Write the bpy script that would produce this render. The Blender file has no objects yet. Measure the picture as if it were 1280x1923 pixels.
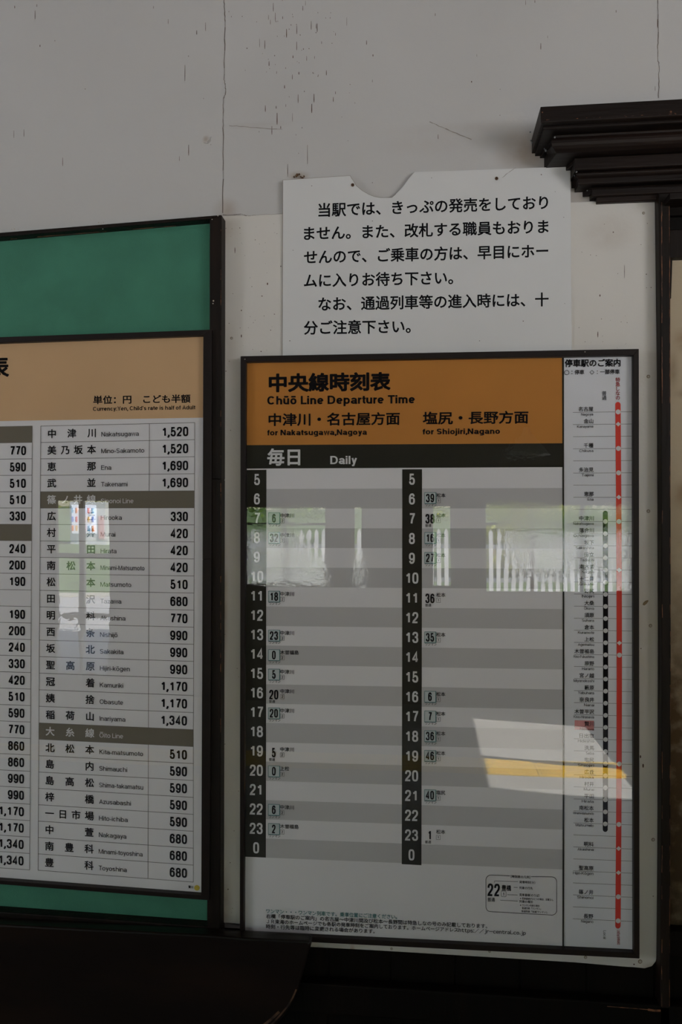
import bpy, math, random
from mathutils import Vector, Matrix
random.seed(7)
S = bpy.context.scene
COL = S.collection

# ------------------------------------------------------------------ camera
F = 1480.0                      # focal length in px of the 1280-wide frame
CAM = Vector((0.0, -1.44, 1.5))
YAW, PITCH = math.radians(6.2), math.radians(0.445)
cd = bpy.data.cameras.new('camera')
cam = bpy.data.objects.new('camera', cd); COL.objects.link(cam)
cam.location = CAM
cam.rotation_euler = (math.pi/2 + PITCH, 0, YAW)
cd.sensor_fit = 'HORIZONTAL'; cd.sensor_width = 36; cd.lens = F/1280*36
cd.clip_start = 0.02; cd.clip_end = 300
S.camera = cam
# ------------------------------------------------------------------ colour management
S.view_settings.view_transform = 'Standard'; S.view_settings.look = 'None'
S.view_settings.exposure = 0.0; S.view_settings.gamma = 1.0
S.view_settings.use_curve_mapping = False
# ------------------------------------------------------------------ sky and lights
w = bpy.data.worlds.new('sky'); S.world = w; w.use_nodes = True
nt = w.node_tree; nt.nodes.clear()
sky = nt.nodes.new('ShaderNodeTexSky'); sky.sky_type = 'NISHITA'; sky.sun_disc = False
sky.sun_elevation = math.radians(37.6); sky.sun_rotation = math.radians(79.7)
bg = nt.nodes.new('ShaderNodeBackground'); bg.inputs[1].default_value = 1.1
wo = nt.nodes.new('ShaderNodeOutputWorld')
nt.links.new(sky.outputs[0], bg.inputs[0]); nt.links.new(bg.outputs[0], wo.inputs[0])

sd = bpy.data.lights.new('sun', 'SUN'); sd.energy = 72; sd.angle = math.radians(0.6); sd.color = (1, .95, .86)
sun = bpy.data.objects.new('sun', sd); COL.objects.link(sun)
sun.rotation_euler = Vector((-0.77, -0.14, -0.61)).to_track_quat('-Z', 'Y').to_euler()

def area(name, loc, aim, sx, sy, e, col):
    d = bpy.data.lights.new(name, 'AREA'); d.shape = 'RECTANGLE'; d.size = sx; d.size_y = sy; d.energy = e; d.color = col
    o = bpy.data.objects.new(name, d); COL.objects.link(o); o.location = loc
    o.rotation_euler = (Vector(aim)-Vector(loc)).to_track_quat('-Z', 'Y').to_euler(); return o
area('added_daylight', (1.95, -2.42, 1.8), (0.9, 0, 3.5), 1.6, .8, 41, (1, .99, .99))  # lamp added in place of daylight from the right
area('added_daylight', (-3.1, -2.42, 1.8), (-1.5, 0, 3.5), 1.4, .8, 34, (.97, .99, 1.03))  # lamp added on the left to even out the wall
area('added_tube_light', (-.45, -2.25, 2.84), (-.45, 0, 3.4), 2.3, .10, 3, (.97, .995, 1.02))  # added unseen lamp, weak fill from above

S.cycles.max_bounces = 6; S.cycles.transparent_max_bounces = 10
S.cycles.use_denoising = True
S.cycles.sample_clamp_indirect = 4.0

# ------------------------------------------------------------------ helpers
RM = Matrix.Rotation(YAW, 3, 'Z') @ Matrix.Rotation(PITCH, 3, 'X')
def P(px, py, D=0.0):
    """point of the plane y = -D that the photograph shows at (px, py)"""
    d = RM @ Vector(((px-640)/F, 1.0, -(py-961.5)/F))
    t = (-D - CAM.y)/d.y
    return CAM + d*t

def mesh(name, verts, faces, mats, parent=None, fm=None, smooth=False, bevel=0):
    me = bpy.data.meshes.new(name)
    me.from_pydata([tuple(v) for v in verts], [], faces)
    if not isinstance(mats, (list, tuple)): mats = [mats]
    for m in mats: me.materials.append(m)
    if fm: me.polygons.foreach_set('material_index', fm)
    if smooth: me.polygons.foreach_set('use_smooth', [True]*len(me.polygons))
    me.update()
    o = bpy.data.objects.new(name, me); COL.objects.link(o)
    if parent: o.parent = parent
    if bevel:
        b = o.modifiers.new('bevel', 'BEVEL'); b.width = bevel; b.segments = 2; b.limit_method = 'ANGLE'
    return o

def tag(o, label=None, cat=None, group=None, kind=None):
    if label: o['label'] = label
    if cat: o['category'] = cat
    if group: o['group'] = group
    if kind: o['kind'] = kind
    return o

def empty(name, label, cat=None, kind=None, group=None):
    o = bpy.data.objects.new(name, None); COL.objects.link(o); o.empty_display_size = .05
    return tag(o, label, cat, group, kind)

class MB:
    def __init__(s): s.v = []; s.f = []; s.m = []
    def add(s, verts, faces, mi=0):
        b = len(s.v); s.v += verts; s.f += [[i+b for i in f] for f in faces]; s.m += [mi]*len(faces)
    def box(s, x0, x1, y0, y1, z0, z1, mi=0):
        v = [(x, y, z) for x in (x0, x1) for y in (y0, y1) for z in (z0, z1)]
        s.add(v, [(0,1,3,2), (4,6,7,5), (0,4,5,1), (2,3,7,6), (0,2,6,4), (1,5,7,3)], mi)
    def build(s, name, mats, parent=None, **k): return mesh(name, s.v, s.f, mats, parent, fm=s.m, **k)

def box(name, b, m, parent=None, bevel=0):
    q = MB(); q.box(*b); return q.build(name, m, parent, bevel=bevel)

def flat(name, pts, D, m, parent=None):
    """flat face given by photo pixels (listed clockwise as seen)"""
    v = [P(x, y, D) for x, y in pts]
    return mesh(name, v, [list(range(len(v)))[::-1]], m, parent)

def prism(name, pts, D, back, m, parent=None, bevel=0):
    v = []
    for p_ in pts:      # a third value measures that corner on a deeper plane (foot of a frame bar)
        a_ = P(p_[0], p_[1], p_[2] if len(p_) > 2 else D); v.append(Vector((a_.x, -D, a_.z)))
    n = len(v)
    v += [Vector((p.x, -back, p.z)) for p in v[:n]]
    f = [list(range(n))[::-1], list(range(n, 2*n))]
    f += [[i, (i+1) % n, n+(i+1) % n, n+i] for i in range(n)]
    return mesh(name, v, f, m, parent, bevel=bevel)

def lerp(a, b, t): return a+(b-a)*t

# ------------------------------------------------------------------ materials
def mat(name, col, rough=.6, var=0.0, scale=20, bump=0.0, bscale=200, spec=.5, metal=0, stretch=None, col2=None, thr=None):
    m = bpy.data.materials.new(name); m.use_nodes = True
    t = m.node_tree; b = t.nodes['Principled BSDF']
    b.inputs['Base Color'].default_value = (*col, 1); b.inputs['Roughness'].default_value = rough
    b.inputs['Metallic'].default_value = metal; b.inputs['Specular IOR Level'].default_value = spec
    tc = t.nodes.new('ShaderNodeNewGeometry'); src = tc.outputs['Position']
    if stretch:
        mp = t.nodes.new('ShaderNodeMapping'); mp.inputs['Scale'].default_value = stretch
        t.links.new(src, mp.inputs['Vector']); src = mp.outputs[0]
    if var or col2:
        n = t.nodes.new('ShaderNodeTexNoise'); n.inputs['Scale'].default_value = scale; n.inputs['Detail'].default_value = 6
        t.links.new(src, n.inputs['Vector'])
        r = t.nodes.new('ShaderNodeValToRGB')
        if col2:
            a, c = thr or (.5, .7)
            r.color_ramp.elements[0].position = a; r.color_ramp.elements[1].position = c
            r.color_ramp.elements[0].color = (*col, 1); r.color_ramp.elements[1].color = (*col2, 1)
        else:
            r.color_ramp.elements[0].position = .3; r.color_ramp.elements[1].position = .7
            r.color_ramp.elements[0].color = (*[c*(1-var) for c in col], 1)
            r.color_ramp.elements[1].color = (*[min(1, c*(1+var)) for c in col], 1)
        t.links.new(n.outputs[0], r.inputs[0]); t.links.new(r.outputs[0], b.inputs['Base Color'])
    if bump:
        n2 = t.nodes.new('ShaderNodeTexNoise'); n2.inputs['Scale'].default_value = bscale; n2.inputs['Detail'].default_value = 4
        t.links.new(src, n2.inputs['Vector'])
        bp = t.nodes.new('ShaderNodeBump'); bp.inputs['Strength'].default_value = bump; bp.inputs['Distance'].default_value = .002
        t.links.new(n2.outputs[0], bp.inputs['Height']); t.links.new(bp.outputs[0], b.inputs['Normal'])
    return m

def emis(name, col, s):
    m = mat(name, col); b = m.node_tree.nodes['Principled BSDF']
    b.inputs['Emission Color'].default_value = (*col, 1); b.inputs['Emission Strength'].default_value = s
    return m

def plaster(name, col, tints):
    """white plaster with stain and painted shade as soft brown stains at given world spots (x, z, radius, strength)"""
    m = mat(name, col, .85, .035, 3.0, .25, 90)
    t = m.node_tree; b = t.nodes['Principled BSDF']
    base = b.inputs['Base Color'].links[0].from_socket
    g = t.nodes.new('ShaderNodeNewGeometry')
    nz = t.nodes.new('ShaderNodeTexNoise'); nz.inputs['Scale'].default_value = 28; nz.inputs['Detail'].default_value = 8
    t.links.new(g.outputs['Position'], nz.inputs['Vector'])
    for (x, z, rx, rz, st, c) in tints:
        mp = t.nodes.new('ShaderNodeMapping'); mp.vector_type = 'POINT'
        mp.inputs['Location'].default_value = (-x/rx, 0, -z/rz); mp.inputs['Scale'].default_value = (1/rx, 0, 1/rz)
        t.links.new(g.outputs['Position'], mp.inputs['Vector'])
        ln = t.nodes.new('ShaderNodeVectorMath'); ln.operation = 'LENGTH'; t.links.new(mp.outputs[0], ln.inputs[0])
        mr = t.nodes.new('ShaderNodeMapRange'); mr.interpolation_type = 'SMOOTHSTEP'
        mr.inputs['From Min'].default_value = 1; mr.inputs['From Max'].default_value = 0
        mr.inputs['To Min'].default_value = 0; mr.inputs['To Max'].default_value = st
        t.links.new(ln.outputs['Value'], mr.inputs['Value'])
        mu = t.nodes.new('ShaderNodeMath'); mu.operation = 'MULTIPLY'; t.links.new(mr.outputs[0], mu.inputs[0])
        ad_ = t.nodes.new('ShaderNodeMath'); ad_.operation = 'MULTIPLY_ADD'; ad_.inputs[1].default_value = 2.2; ad_.inputs[2].default_value = -.2
        ad_.use_clamp = True
        t.links.new(nz.outputs[0], ad_.inputs[0]); t.links.new(ad_.outputs[0], mu.inputs[1])
        mx = t.nodes.new('ShaderNodeMix'); mx.data_type = 'RGBA'; mx.inputs[7].default_value = (*c, 1)
        t.links.new(mu.outputs[0], mx.inputs[0]); t.links.new(base, mx.inputs[6]); base = mx.outputs[2]
    t.links.new(base, b.inputs['Base Color'])
    return m

def acrylic(name, ripple, scale, mask=(.5, .72), seed=0.0, refl=1.7):
    m = bpy.data.materials.new(name); m.use_nodes = True; t = m.node_tree; t.nodes.clear()
    out = t.nodes.new('ShaderNodeOutputMaterial'); mix = t.nodes.new('ShaderNodeMixShader')
    tr = t.nodes.new('ShaderNodeBsdfTransparent'); gl = t.nodes.new('ShaderNodeBsdfGlossy')
    gl.inputs['Roughness'].default_value = 0.0
    g = t.nodes.new('ShaderNodeNewGeometry')
    def mth(op, a, b=None, c=None):
        n_ = t.nodes.new('ShaderNodeMath'); n_.operation = op
        for i_, v_ in enumerate((a, b, c)):
            if v_ is None: continue
            if isinstance(v_, (int, float)): n_.inputs[i_].default_value = v_
            else: t.links.new(v_, n_.inputs[i_])
        return n_
    dt = t.nodes.new('ShaderNodeVectorMath'); dt.operation = 'DOT_PRODUCT'
    t.links.new(g.outputs['Incoming'], dt.inputs[0]); t.links.new(g.outputs['True Normal'], dt.inputs[1])
    fr = mth('POWER', mth('SUBTRACT', 1.0, mth('ABSOLUTE', dt.outputs['Value']).outputs[0]).outputs[0], 5.0)
    mu = mth('MULTIPLY', mth('MULTIPLY_ADD', fr.outputs[0], .96, .04).outputs[0], refl); mu.use_clamp = True
    mp = t.nodes.new('ShaderNodeMapping'); mp.inputs['Location'].default_value = (seed, seed, seed)
    t.links.new(g.outputs['Position'], mp.inputs['Vector'])
    n = t.nodes.new('ShaderNodeTexNoise'); n.inputs['Scale'].default_value = scale; n.inputs['Detail'].default_value = 3
    k = t.nodes.new('ShaderNodeTexNoise'); k.inputs['Scale'].default_value = 3.2; k.inputs['Detail'].default_value = 1
    t.links.new(mp.outputs[0], n.inputs['Vector']); t.links.new(mp.outputs[0], k.inputs['Vector'])
    r = t.nodes.new('ShaderNodeMapRange'); r.inputs['From Min'].default_value = mask[0]; r.inputs['From Max'].default_value = mask[1]
    t.links.new(k.outputs[0], r.inputs['Value'])
    hm = t.nodes.new('ShaderNodeMath'); hm.operation = 'MULTIPLY'
    t.links.new(n.outputs[0], hm.inputs[0]); t.links.new(r.outputs[0], hm.inputs[1])
    # slow waviness of the whole sheet
    s2 = t.nodes.new('ShaderNodeTexNoise'); s2.inputs['Scale'].default_value = 4; s2.inputs['Detail'].default_value = 0
    t.links.new(mp.outputs[0], s2.inputs['Vector'])
    sa = t.nodes.new('ShaderNodeMath'); sa.operation = 'MULTIPLY_ADD'; sa.inputs[1].default_value = 2.5
    t.links.new(s2.outputs[0], sa.inputs[0]); t.links.new(hm.outputs[0], sa.inputs[2])
    bp = t.nodes.new('ShaderNodeBump'); bp.inputs['Strength'].default_value = 1; bp.inputs['Distance'].default_value = ripple
    t.links.new(sa.outputs[0], bp.inputs['Height'])
    t.links.new(bp.outputs[0], gl.inputs['Normal'])
    t.links.new(mu.outputs[0], mix.inputs[0])
    t.links.new(tr.outputs[0], mix.inputs[1]); t.links.new(gl.outputs[0], mix.inputs[2]); t.links.new(mix.outputs[0], out.inputs[0])
    return m

def wpt(px, py):
    p = P(px, py); return p.x, p.z
BROWN = (.30, .20, .12)
def tint(px, py, rx, rz, s, c=BROWN): x, z = wpt(px, py); return (x, z, rx/1000, rz/1000, s, c)
M = {}
M['plaster'] = plaster('plaster', (.58, .575, .567), [tint(985, 285, 65, 55, .5), tint(1085, 372, 70, 25, .35), tint(560, 330, 26, 12, .6),  # browns beside and under the ledge's left end paint dirt plus its soft shadow
      tint(425, 395, 35, 30, .45), tint(860, 240, 170, 16, .10), tint(387, 262, 10, 10, .5), tint(480, 235, 90, 10, .12), tint(800, 270, 120, 30, .08)])
M['panel'] = plaster('painted_panel', (.735, .71, .665), [tint(1140, 440, 60, 45, .22), tint(421, 1130, 12, 180, .7), tint(421, 1700, 22, 80, .6),
      tint(1237, 1000, 12, 900, .45), tint(597, 1782, 30, 14, .7, (.1, .07, .05)), tint(662, 1790, 8, 26, .7, (.4, .12, .03)), tint(425, 430, 30, 60, .25), tint(1195, 1170, 40, 240, .25),  # tall strip at the right edge paints the jamb's soft shadow
      tint(1225, 1815, 30, 15, .6), tint(434, 650, 20, 60, .15)])
M['dark_wood'] = mat('dark_stained_wood', (.009, .006, .0045), .5, 0, 30, .5, 120, spec=.2, stretch=(1, 1, .15), col2=(.022, .012, .008), thr=(.45, .8))
M['cornice_wood'] = mat('cornice_wood', (.009, .0052, .004), .5, 0, 24, .6, 90, spec=.25, stretch=(.12, 1, 1), col2=(.024, .012, .008), thr=(.4, .8))
M['worn'] = mat('worn_edge_wood', (.30, .12, .05), .6, 0, 60, .3, 200, col2=(.05, .025, .018), thr=(.42, .60))
M['black_wood'] = mat('black_brown_boards', (.004, .0028, .002), .6, 0, 14, .5, 80, spec=.12, stretch=(1, 1, .1), col2=(.012, .006, .0035), thr=(.5, .85))
M['lacquer'] = mat('brown_lacquered_board', (.008, .0045, .003), .3, 0, 12, .3, 60, spec=.25, stretch=(.2, 1, 1), col2=(.022, .011, .006), thr=(.45, .85))
M['frame'] = mat('dark_bronze_frame', (.012, .0072, .0062), .45, .15, 40, spec=.25)
M['green'] = mat('green_board', (.055, .225, .148), .8, .10, 14, .5, 400)
M['paper'] = mat('poster_paper', (.88, .87, .885), .7, .015, 4)
M['paper_cold'] = mat('map_paper', (.85, .865, .905), .7, .015, 4)
M['gray'] = mat('grey_row_print', (.60, .595, .60), .7)
M['orange'] = mat('orange_print', (.58, .235, .035), .7, .03, 10)
M['beige'] = mat('beige_print', (.70, .46, .25), .7, .03, 10)
M['dkband'] = mat('dark_grey_print', (.030, .030, .023), .8, spec=.1)
M['brownband'] = mat('brown_grey_print', (.175, .155, .115), .7)
M['ink'] = mat('black_ink', (.006, .006, .008), .8, spec=.08)
M['inkred'] = mat('dark_red_ink', (.35, .03, .03), .6)
M['teal'] = mat('teal_ink', (.03, .20, .20), .6)
M['tealbox'] = mat('pale_teal_print', (.62, .69, .69), .7)
M['tealline'] = mat('teal_outline_print', (.10, .24, .24), .7)
M['pink'] = mat('pink_print', (.80, .33, .33), .7)
M['red'] = mat('red_print', (.78, .05, .03), .7)
M['white'] = mat('white_print', (.80, .80, .80), .7)
M['greyline'] = mat('grey_line_print', (.16, .15, .14), .7)
M['plate'] = mat('white_sign_board', (.75, .755, .75), .55, .02, 8, .1, 60)
M['plate_edge'] = mat('sign_board_edge', (.30, .26, .22), .8)
M['paint'] = mat('black_sign_paint', (.005, .005, .007), .7, spec=.1)
M['rust'] = mat('rusty_screw', (.16, .09, .05), .6, .4, 300, metal=.5)
M['crackm'] = mat('crack_grey', (.30, .27, .24), .9)  # grey-brown of the fainter cracks
M['crackd'] = mat('crack_dark', (.16, .13, .11), .9)
M['speck'] = mat('dark_resin_specks', (.10, .055, .035), .7)
M['yellow'] = mat('yellow_sticker', (.72, .55, .06), .5)
M['cob'] = mat('cobweb_dust', (.20, .21, .22), .9)
M['tan'] = plaster('tan_board', (.54, .45, .32), [tint(1275, 1500, 400, 620, 1.2, (.10, .055, .02)), tint(1280, 1750, 400, 500, 1.0, (.05, .03, .012)), tint(1285, 640, 30, 30, .7, (.22, .11, .05)), tint(1290, 930, 40, 40, .7, (.20, .10, .04)), tint(1290, 740, 30, 14, .6, (.22, .11, .05)), tint(1262, 700, 14, 60, .5, (.25, .16, .09))])

# ------------------------------------------------------------------ text
_fc = {}
def fullwidth(t): return ''.join(chr(ord(c)+0xFEE0) if '!' <= c <= '~' else c for c in t)
MAC = {'ō': 'o', 'ū': 'u', 'Ō': 'O'}
def raw(c):
    """outline of one character set in the CJK face, with its filled faces"""
    if c not in _fc:
        cu = bpy.data.curves.new('lettering_source', 'FONT'); cu.body = c; cu.resolution_u = 3
        o = bpy.data.objects.new('lettering_source', cu); COL.objects.link(o)
        bpy.context.view_layer.update()
        dg = bpy.context.evaluated_depsgraph_get()
        me = bpy.data.meshes.new_from_object(o.evaluated_get(dg))
        v = [(a.co.x, a.co.y) for a in me.vertices]; f = [list(p.vertices) for p in me.polygons]
        bpy.data.objects.remove(o); bpy.data.curves.remove(cu); bpy.data.meshes.remove(me)
        cnt = {}
        for q in f:
            for i in range(len(q)):
                k = tuple(sorted((q[i], q[(i+1) % len(q)]))); cnt[k] = cnt.get(k, 0)+1
        _fc[c] = (v, f, [k for k, n in cnt.items() if n == 1])
    return _fc[c]
# condensed gothic figures drawn as strokes: centre lines in a unit box
def _el(cx, cy, rx, ry, n=18, p=2.5):
    o = []
    for i in range(n+1):
        a = 2*math.pi*i/n; c, d = math.cos(a), math.sin(a)
        o.append((cx+rx*math.copysign(abs(c)**(2/p), c), cy+ry*math.copysign(abs(d)**(2/p), d)))
    return o
_six = [[(.95, .76), (.86, .92), (.7, .99), (.5, 1), (.24, .96), (.06, .82), (0, .6), (0, .3)], _el(.5, .31, .5, .31, 20)]
FIG = {'0': [_el(.5, .5, .5, .5, 24, 3.2)], '1': [[(.66, 0), (.66, 1)], [(.06, .76), (.36, .78), (.56, .88), (.63, .99)]],
       '2': [[(0, .68), (.04, .85), (.2, .97), (.5, 1), (.8, .97), (.96, .85), (.98, .72), (.9, .56), (.6, .38), (.25, .2), (.08, .09), (.03, 0), (1, 0)]],
       '3': [[(.02, .74), (.06, .88), (.22, .98), (.5, 1), (.78, .97), (.93, .86), (.95, .74), (.88, .6), (.7, .53), (.4, .52)], [(.7, .525), (.93, .42), (1, .27), (.94, .1), (.75, .01), (.48, 0), (.2, .02), (.04, .13), (0, .28)]],
       '4': [[(.76, 0), (.76, 1), (0, .3), (.02, .26), (1.08, .26)]],
       '5': [[(.92, 1), (.16, 1), (.07, .49), (.25, .59), (.5, .62), (.8, .57), (.97, .42), (1, .3), (.94, .12), (.75, .01), (.48, 0), (.2, .03), (.05, .13), (0, .27)]],
       '6': _six, '9': [[(1-a, 1-b) for a, b in p_] for p_ in _six], '7': [[(0, 1), (1, 1), (.98, .93), (.7, .62), (.5, .33), (.4, 0)]],
       '8': [_el(.5, .765, .45, .235, 18), _el(.5, .265, .5, .265, 18)], ',': [[(.5, .16), (.5, -.02), (-.1, -.20)]]}
def ribbon(pts, hw, sx, sy):
    """quads along a centre line scaled by (sx, sy), half width hw"""
    p = [(a*sx, b*sy) for a, b in pts]; closed = math.dist(p[0], p[-1]) < 1e-6; n = len(p); v = []; f = []
    for i in range(n):
        a = p[i-1] if i else (p[-2] if closed else None); b = p[i+1] if i < n-1 else (p[1] if closed else None)
        d1 = ((p[i][0]-a[0]), (p[i][1]-a[1])) if a else None; d2 = ((b[0]-p[i][0]), (b[1]-p[i][1])) if b else None
        d1 = d1 or d2; d2 = d2 or d1
        l1, l2 = math.hypot(*d1) or 1, math.hypot(*d2) or 1
        n1, n2 = (-d1[1]/l1, d1[0]/l1), (-d2[1]/l2, d2[0]/l2); mx, my_ = n1[0]+n2[0], n1[1]+n2[1]; L = math.hypot(mx, my_) or 1; mx, my_ = mx/L, my_/L
        k = hw/max(.5, mx*n1[0]+my_*n1[1]); v += [(p[i][0]+mx*k, p[i][1]+my_*k), (p[i][0]-mx*k, p[i][1]-my_*k)]
        if i: f.append([2*i-2, 2*i-1, 2*i+1, 2*i])
    return v, f
LV = []
def figures(t, capH, W, st):
    """condensed figures: ink width W, height capH, stroke st (all px) -> verts, faces"""
    LV.clear(); nd = sum(c != ',' for c in t); nc = t.count(','); gap = st*.5; cw = st*1.0
    dw = (W-nc*cw-(len(t)-1)*gap)/nd; V = []; Fc = []; x = 0
    for c in t:
        wd = cw if c == ',' else dw
        for path in FIG[c]:
            sx = wd-st if c != ',' else wd; sy = capH-st
            v, f = ribbon(path, st/2, max(sx, .01), sy)
            LV.extend([FIG[c].index(path)*3]*len(v)); b = len(V); V += [(x+(st/2 if c != ',' else 0)+a, b_+st/2 if c != ',' else b_+st*.4) for a, b_ in v]; Fc += [[i+b for i in q] for q in f]
        x += wd+gap
    return V, Fc
# grotesque roman letters drawn as strokes; cap height 1, t = stroke
def _arc(cx, cy, rx, ry, a0, a1, n=12, p=2.25):
    o = []
    for i in range(n+1):
        a = math.radians(a0+(a1-a0)*i/n); c, d = math.cos(a), math.sin(a)
        o.append((cx+rx*math.copysign(abs(c)**(2/p), c), cy+ry*math.copysign(abs(d)**(2/p), d)))
    return o
def roman(c, t):
    h = t/2; T = 1-h; B = h; xh = .735; X = xh-h
    def bowl(w): return _arc(w/2, xh/2, w/2-h, xh/2-h, 0, 360, 24)
    if c in 'o': w = .60; return w, [bowl(w)]
    if c == 'b': w = .60; return w, [[(h, 0), (h, 1)], bowl(w)]
    if c == 'd': w = .60; return w, [[(w-h, 0), (w-h, 1)], bowl(w)]
    if c == 'p': w = .60; return w, [[(h, -.27), (h, xh)], bowl(w)]
    if c == 'q': w = .60; return w, [[(w-h, -.27), (w-h, xh)], bowl(w)]
    if c == 'g': w = .60; return w, [[(w-h, xh), (w-h, -.06)]+_arc(w/2, -.06, w/2-h, .22-h, 0, -150, 8), bowl(w)]
    if c == 'c': w = .56; return w, [_arc(w/2, xh/2, w/2-h, xh/2-h, 48, 312, 16)]
    if c == 'e': w = .59; return w, [[(h, xh*.5), (w-h, xh*.5)], _arc(w/2, xh/2, w/2-h, xh/2-h, 0, 318, 20)]
    if c == 'a': w = .57; return w, [_arc(w/2, X-.17, w/2-h, .17, 165, 0, 8)+[(w-h, .12), (w-.2*h, 0)], _arc(w/2-.01, .225, w/2-h, .225-h, 0, 360, 18)]
    if c in 'nh': w = .57; return w, [[(h, 0), (h, xh if c == 'n' else 1)], _arc(w/2, X-.2, w/2-h, .2, 180, 0, 8)+[(w-h, 0)]]
    if c == 'm': w = .88; q = (w-2*h)/4; return w, [[(h, 0), (h, xh)], _arc(h+q, X-.18, q, .18, 180, 0, 8)+[(w/2, 0)], _arc(w-h-q, X-.18, q, .18, 180, 0, 8)+[(w-h, 0)]]
    if c == 'u': w = .57; return w, [[(w-h, 0), (w-h, xh)], [(h, xh)]+_arc(w/2, h+.2, w/2-h, .2, 180, 360, 8)]
    if c == 'r': w = .36; return w, [[(h, 0), (h, xh)], _arc(w, X-.24, w-h, .24, 180, 92, 6)]
    if c == 'f': w = .33; return w, [[(.15, 0)]+_arc(.33, T-.16, .18, .16, 180, 95, 6), [(0, X), (w, X)]]
    if c == 't': w = .33; return w, [[(.15, .93)]+_arc(.33, h+.13, .18, .13, 180, 262, 6), [(0, X), (w, X)]]
    if c == 'i': w = t; return w, [[(h, 0), (h, xh)], [(h, 1-t*1.05), (h, 1)]]
    if c == 'j': w = t; return w, [[(h, xh), (h, -.12), (h*.6, -.2), (-h*.9, -.27+h)], [(h, 1-t*1.05), (h, 1)]]
    if c == 'l': w = t; return w, [[(h, 0), (h, 1)]]
    if c == 'k': w = .54; return w, [[(h, 0), (h, 1)], [(w-h*1.1, xh), (h, .26)], [(.24, .43), (w-h*.9, 0)]]
    if c in 'sS':
        w, H = (.53, xh) if c == 's' else (.66, 1); m = H/2; r1 = (m-h)/2
        return w, [_arc(w/2, H-h-r1, w/2-h, r1, 25, 180, 9)[:-2]+[(h+.01, H-h-r1*1.15), (w*.3, m+.02), (w*.7, m-.03), (w-h-.01, h+r1*1.1)]+_arc(w/2, h+r1, w/2-h, r1, 0, -155, 9)[2:]]
    if c == 'v': w = .54; return w, [[(h, xh), (w/2, h*.4), (w-h, xh)]]
    if c == 'w': w = .80; return w, [[(h, xh), (w*.27, h*.4), (w/2, xh-.02), (w*.73, h*.4), (w-h, xh)]]
    if c == 'x': w = .54; return w, [[(h, xh), (w-h, 0)], [(w-h, xh), (h, 0)]]
    if c == 'y': w = .54; return w, [[(h, xh), (w/2, .02)], [(w-h, xh), (w/2-.02, .0), (.2, -.17), (.05, -.27+h)]]
    if c == 'z': w = .5; return w, [[(0, X), (w-h, X), (h, B), (w, B)]]
    if c == 'A': w = .76; return w, [[(h, 0), (w/2, T), (w-h, 0)], [(.18, .30), (w-.18, .30)]]
    if c == 'B': w = .68; return w, [[(w*.5, .54), (h, .54)], [(h, h)]+[(h, T)]+_arc(w*.52, T-.22, w*.42-h, .22, 90, -90, 8), _arc(w*.52, h+.24, w*.48-h, .24, 90, -90, 8)+[(h, h)]]
    if c in 'CG': w = .76; o = [_arc(w/2, .5, w/2-h, .5-h, 40, 320 if c == 'C' else 345, 20)]; return w, o+([[(w*.55, .45), (w-h, .45), (w-h, 0)]] if c == 'G' else [])
    if c == 'D': w = .74; return w, [[(h, h), (h, T), (w*.4, T)]+_arc(w*.42, .5, w*.58-h, .5-h, 90, -90, 12, 2.4)+[(h, h)]]
    if c == 'E': w = .62; return w, [[(w, T), (h, T), (h, B), (w, B)], [(h, .52), (w*.93, .52)]]
    if c == 'F': w = .58; return w, [[(w, T), (h, T), (h, 0)], [(h, .52), (w*.9, .52)]]
    if c == 'H': w = .72; return w, [[(h, 0), (h, 1)], [(w-h, 0), (w-h, 1)], [(h, .52), (w-h, .52)]]
    if c == 'I': w = t; return w, [[(h, 0), (h, 1)]]
    if c == 'J': w = .5; return w, [[(w-h, 1)]+_arc(w/2, h+.2, w/2-h, .2, 0, -170, 8)]
    if c == 'K': w = .72; return w, [[(h, 0), (h, 1)], [(w-h*1.3, 1), (h, .38)], [(.27, .56), (w-h, 0)]]
    if c == 'L': w = .56; return w, [[(h, 1), (h, B), (w, B)]]
    if c == 'M': w = .86; return w, [[(h, 0), (h, 1)], [(w-h, 0), (w-h, 1)], [(h*1.2, .97), (w/2, h*.5), (w-h*1.2, .97)]]
    if c == 'N': w = .72; return w, [[(h, 0), (h, 1)], [(w-h, 0), (w-h, 1)], [(h*1.2, .98), (w-h*1.2, .02)]]
    if c == 'O': w = .80; return w, [_arc(w/2, .5, w/2-h, .5-h, 0, 360, 28)]
    if c in 'PR': w = .68; o = [[(h, 0), (h, T), (w*.5, T)]+_arc(w*.55, T-.24, w*.45-h, .24, 90, -90, 8)+[(h, T-.48)]]; return w, o+([[(w*.5, .42), (w-h, 0)]] if c == 'R' else [])
    if c == 'T': w = .66; return w, [[(0, T), (w, T)], [(w/2, 0), (w/2, T)]]
    if c == 'U': w = .71; return w, [[(h, 1)]+_arc(w/2, h+.3, w/2-h, .3, 180, 360, 10)+[(w-h, 1)]]
    if c == 'Y': w = .70; return w, [[(h, 1), (w/2, .42), (w-h, 1)], [(w/2, 0), (w/2, .42)]]
    if c == 'W': w = 1.0; return w, [[(h, 1), (w*.27, h*.5), (w/2, .96), (w*.73, h*.5), (w-h, 1)]]
    if c == '-': w = .3; return w, [[(0, .32), (w, .32)]]
    if c == '.': w = t; return w, [[(h, 0), (h, t*1.05)]]
    if c == ',': w = t; return w, [[(h, t), (h, -.02), (h*.3, -.17)]]
    if c == ':': w = t; return w, [[(h, 0), (h, t*1.05)], [(h, xh-t*1.05), (h, xh)]]
    if c == "'": w = t; return w, [[(h, .7), (h, 1)]]
    raise KeyError(c)
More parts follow.
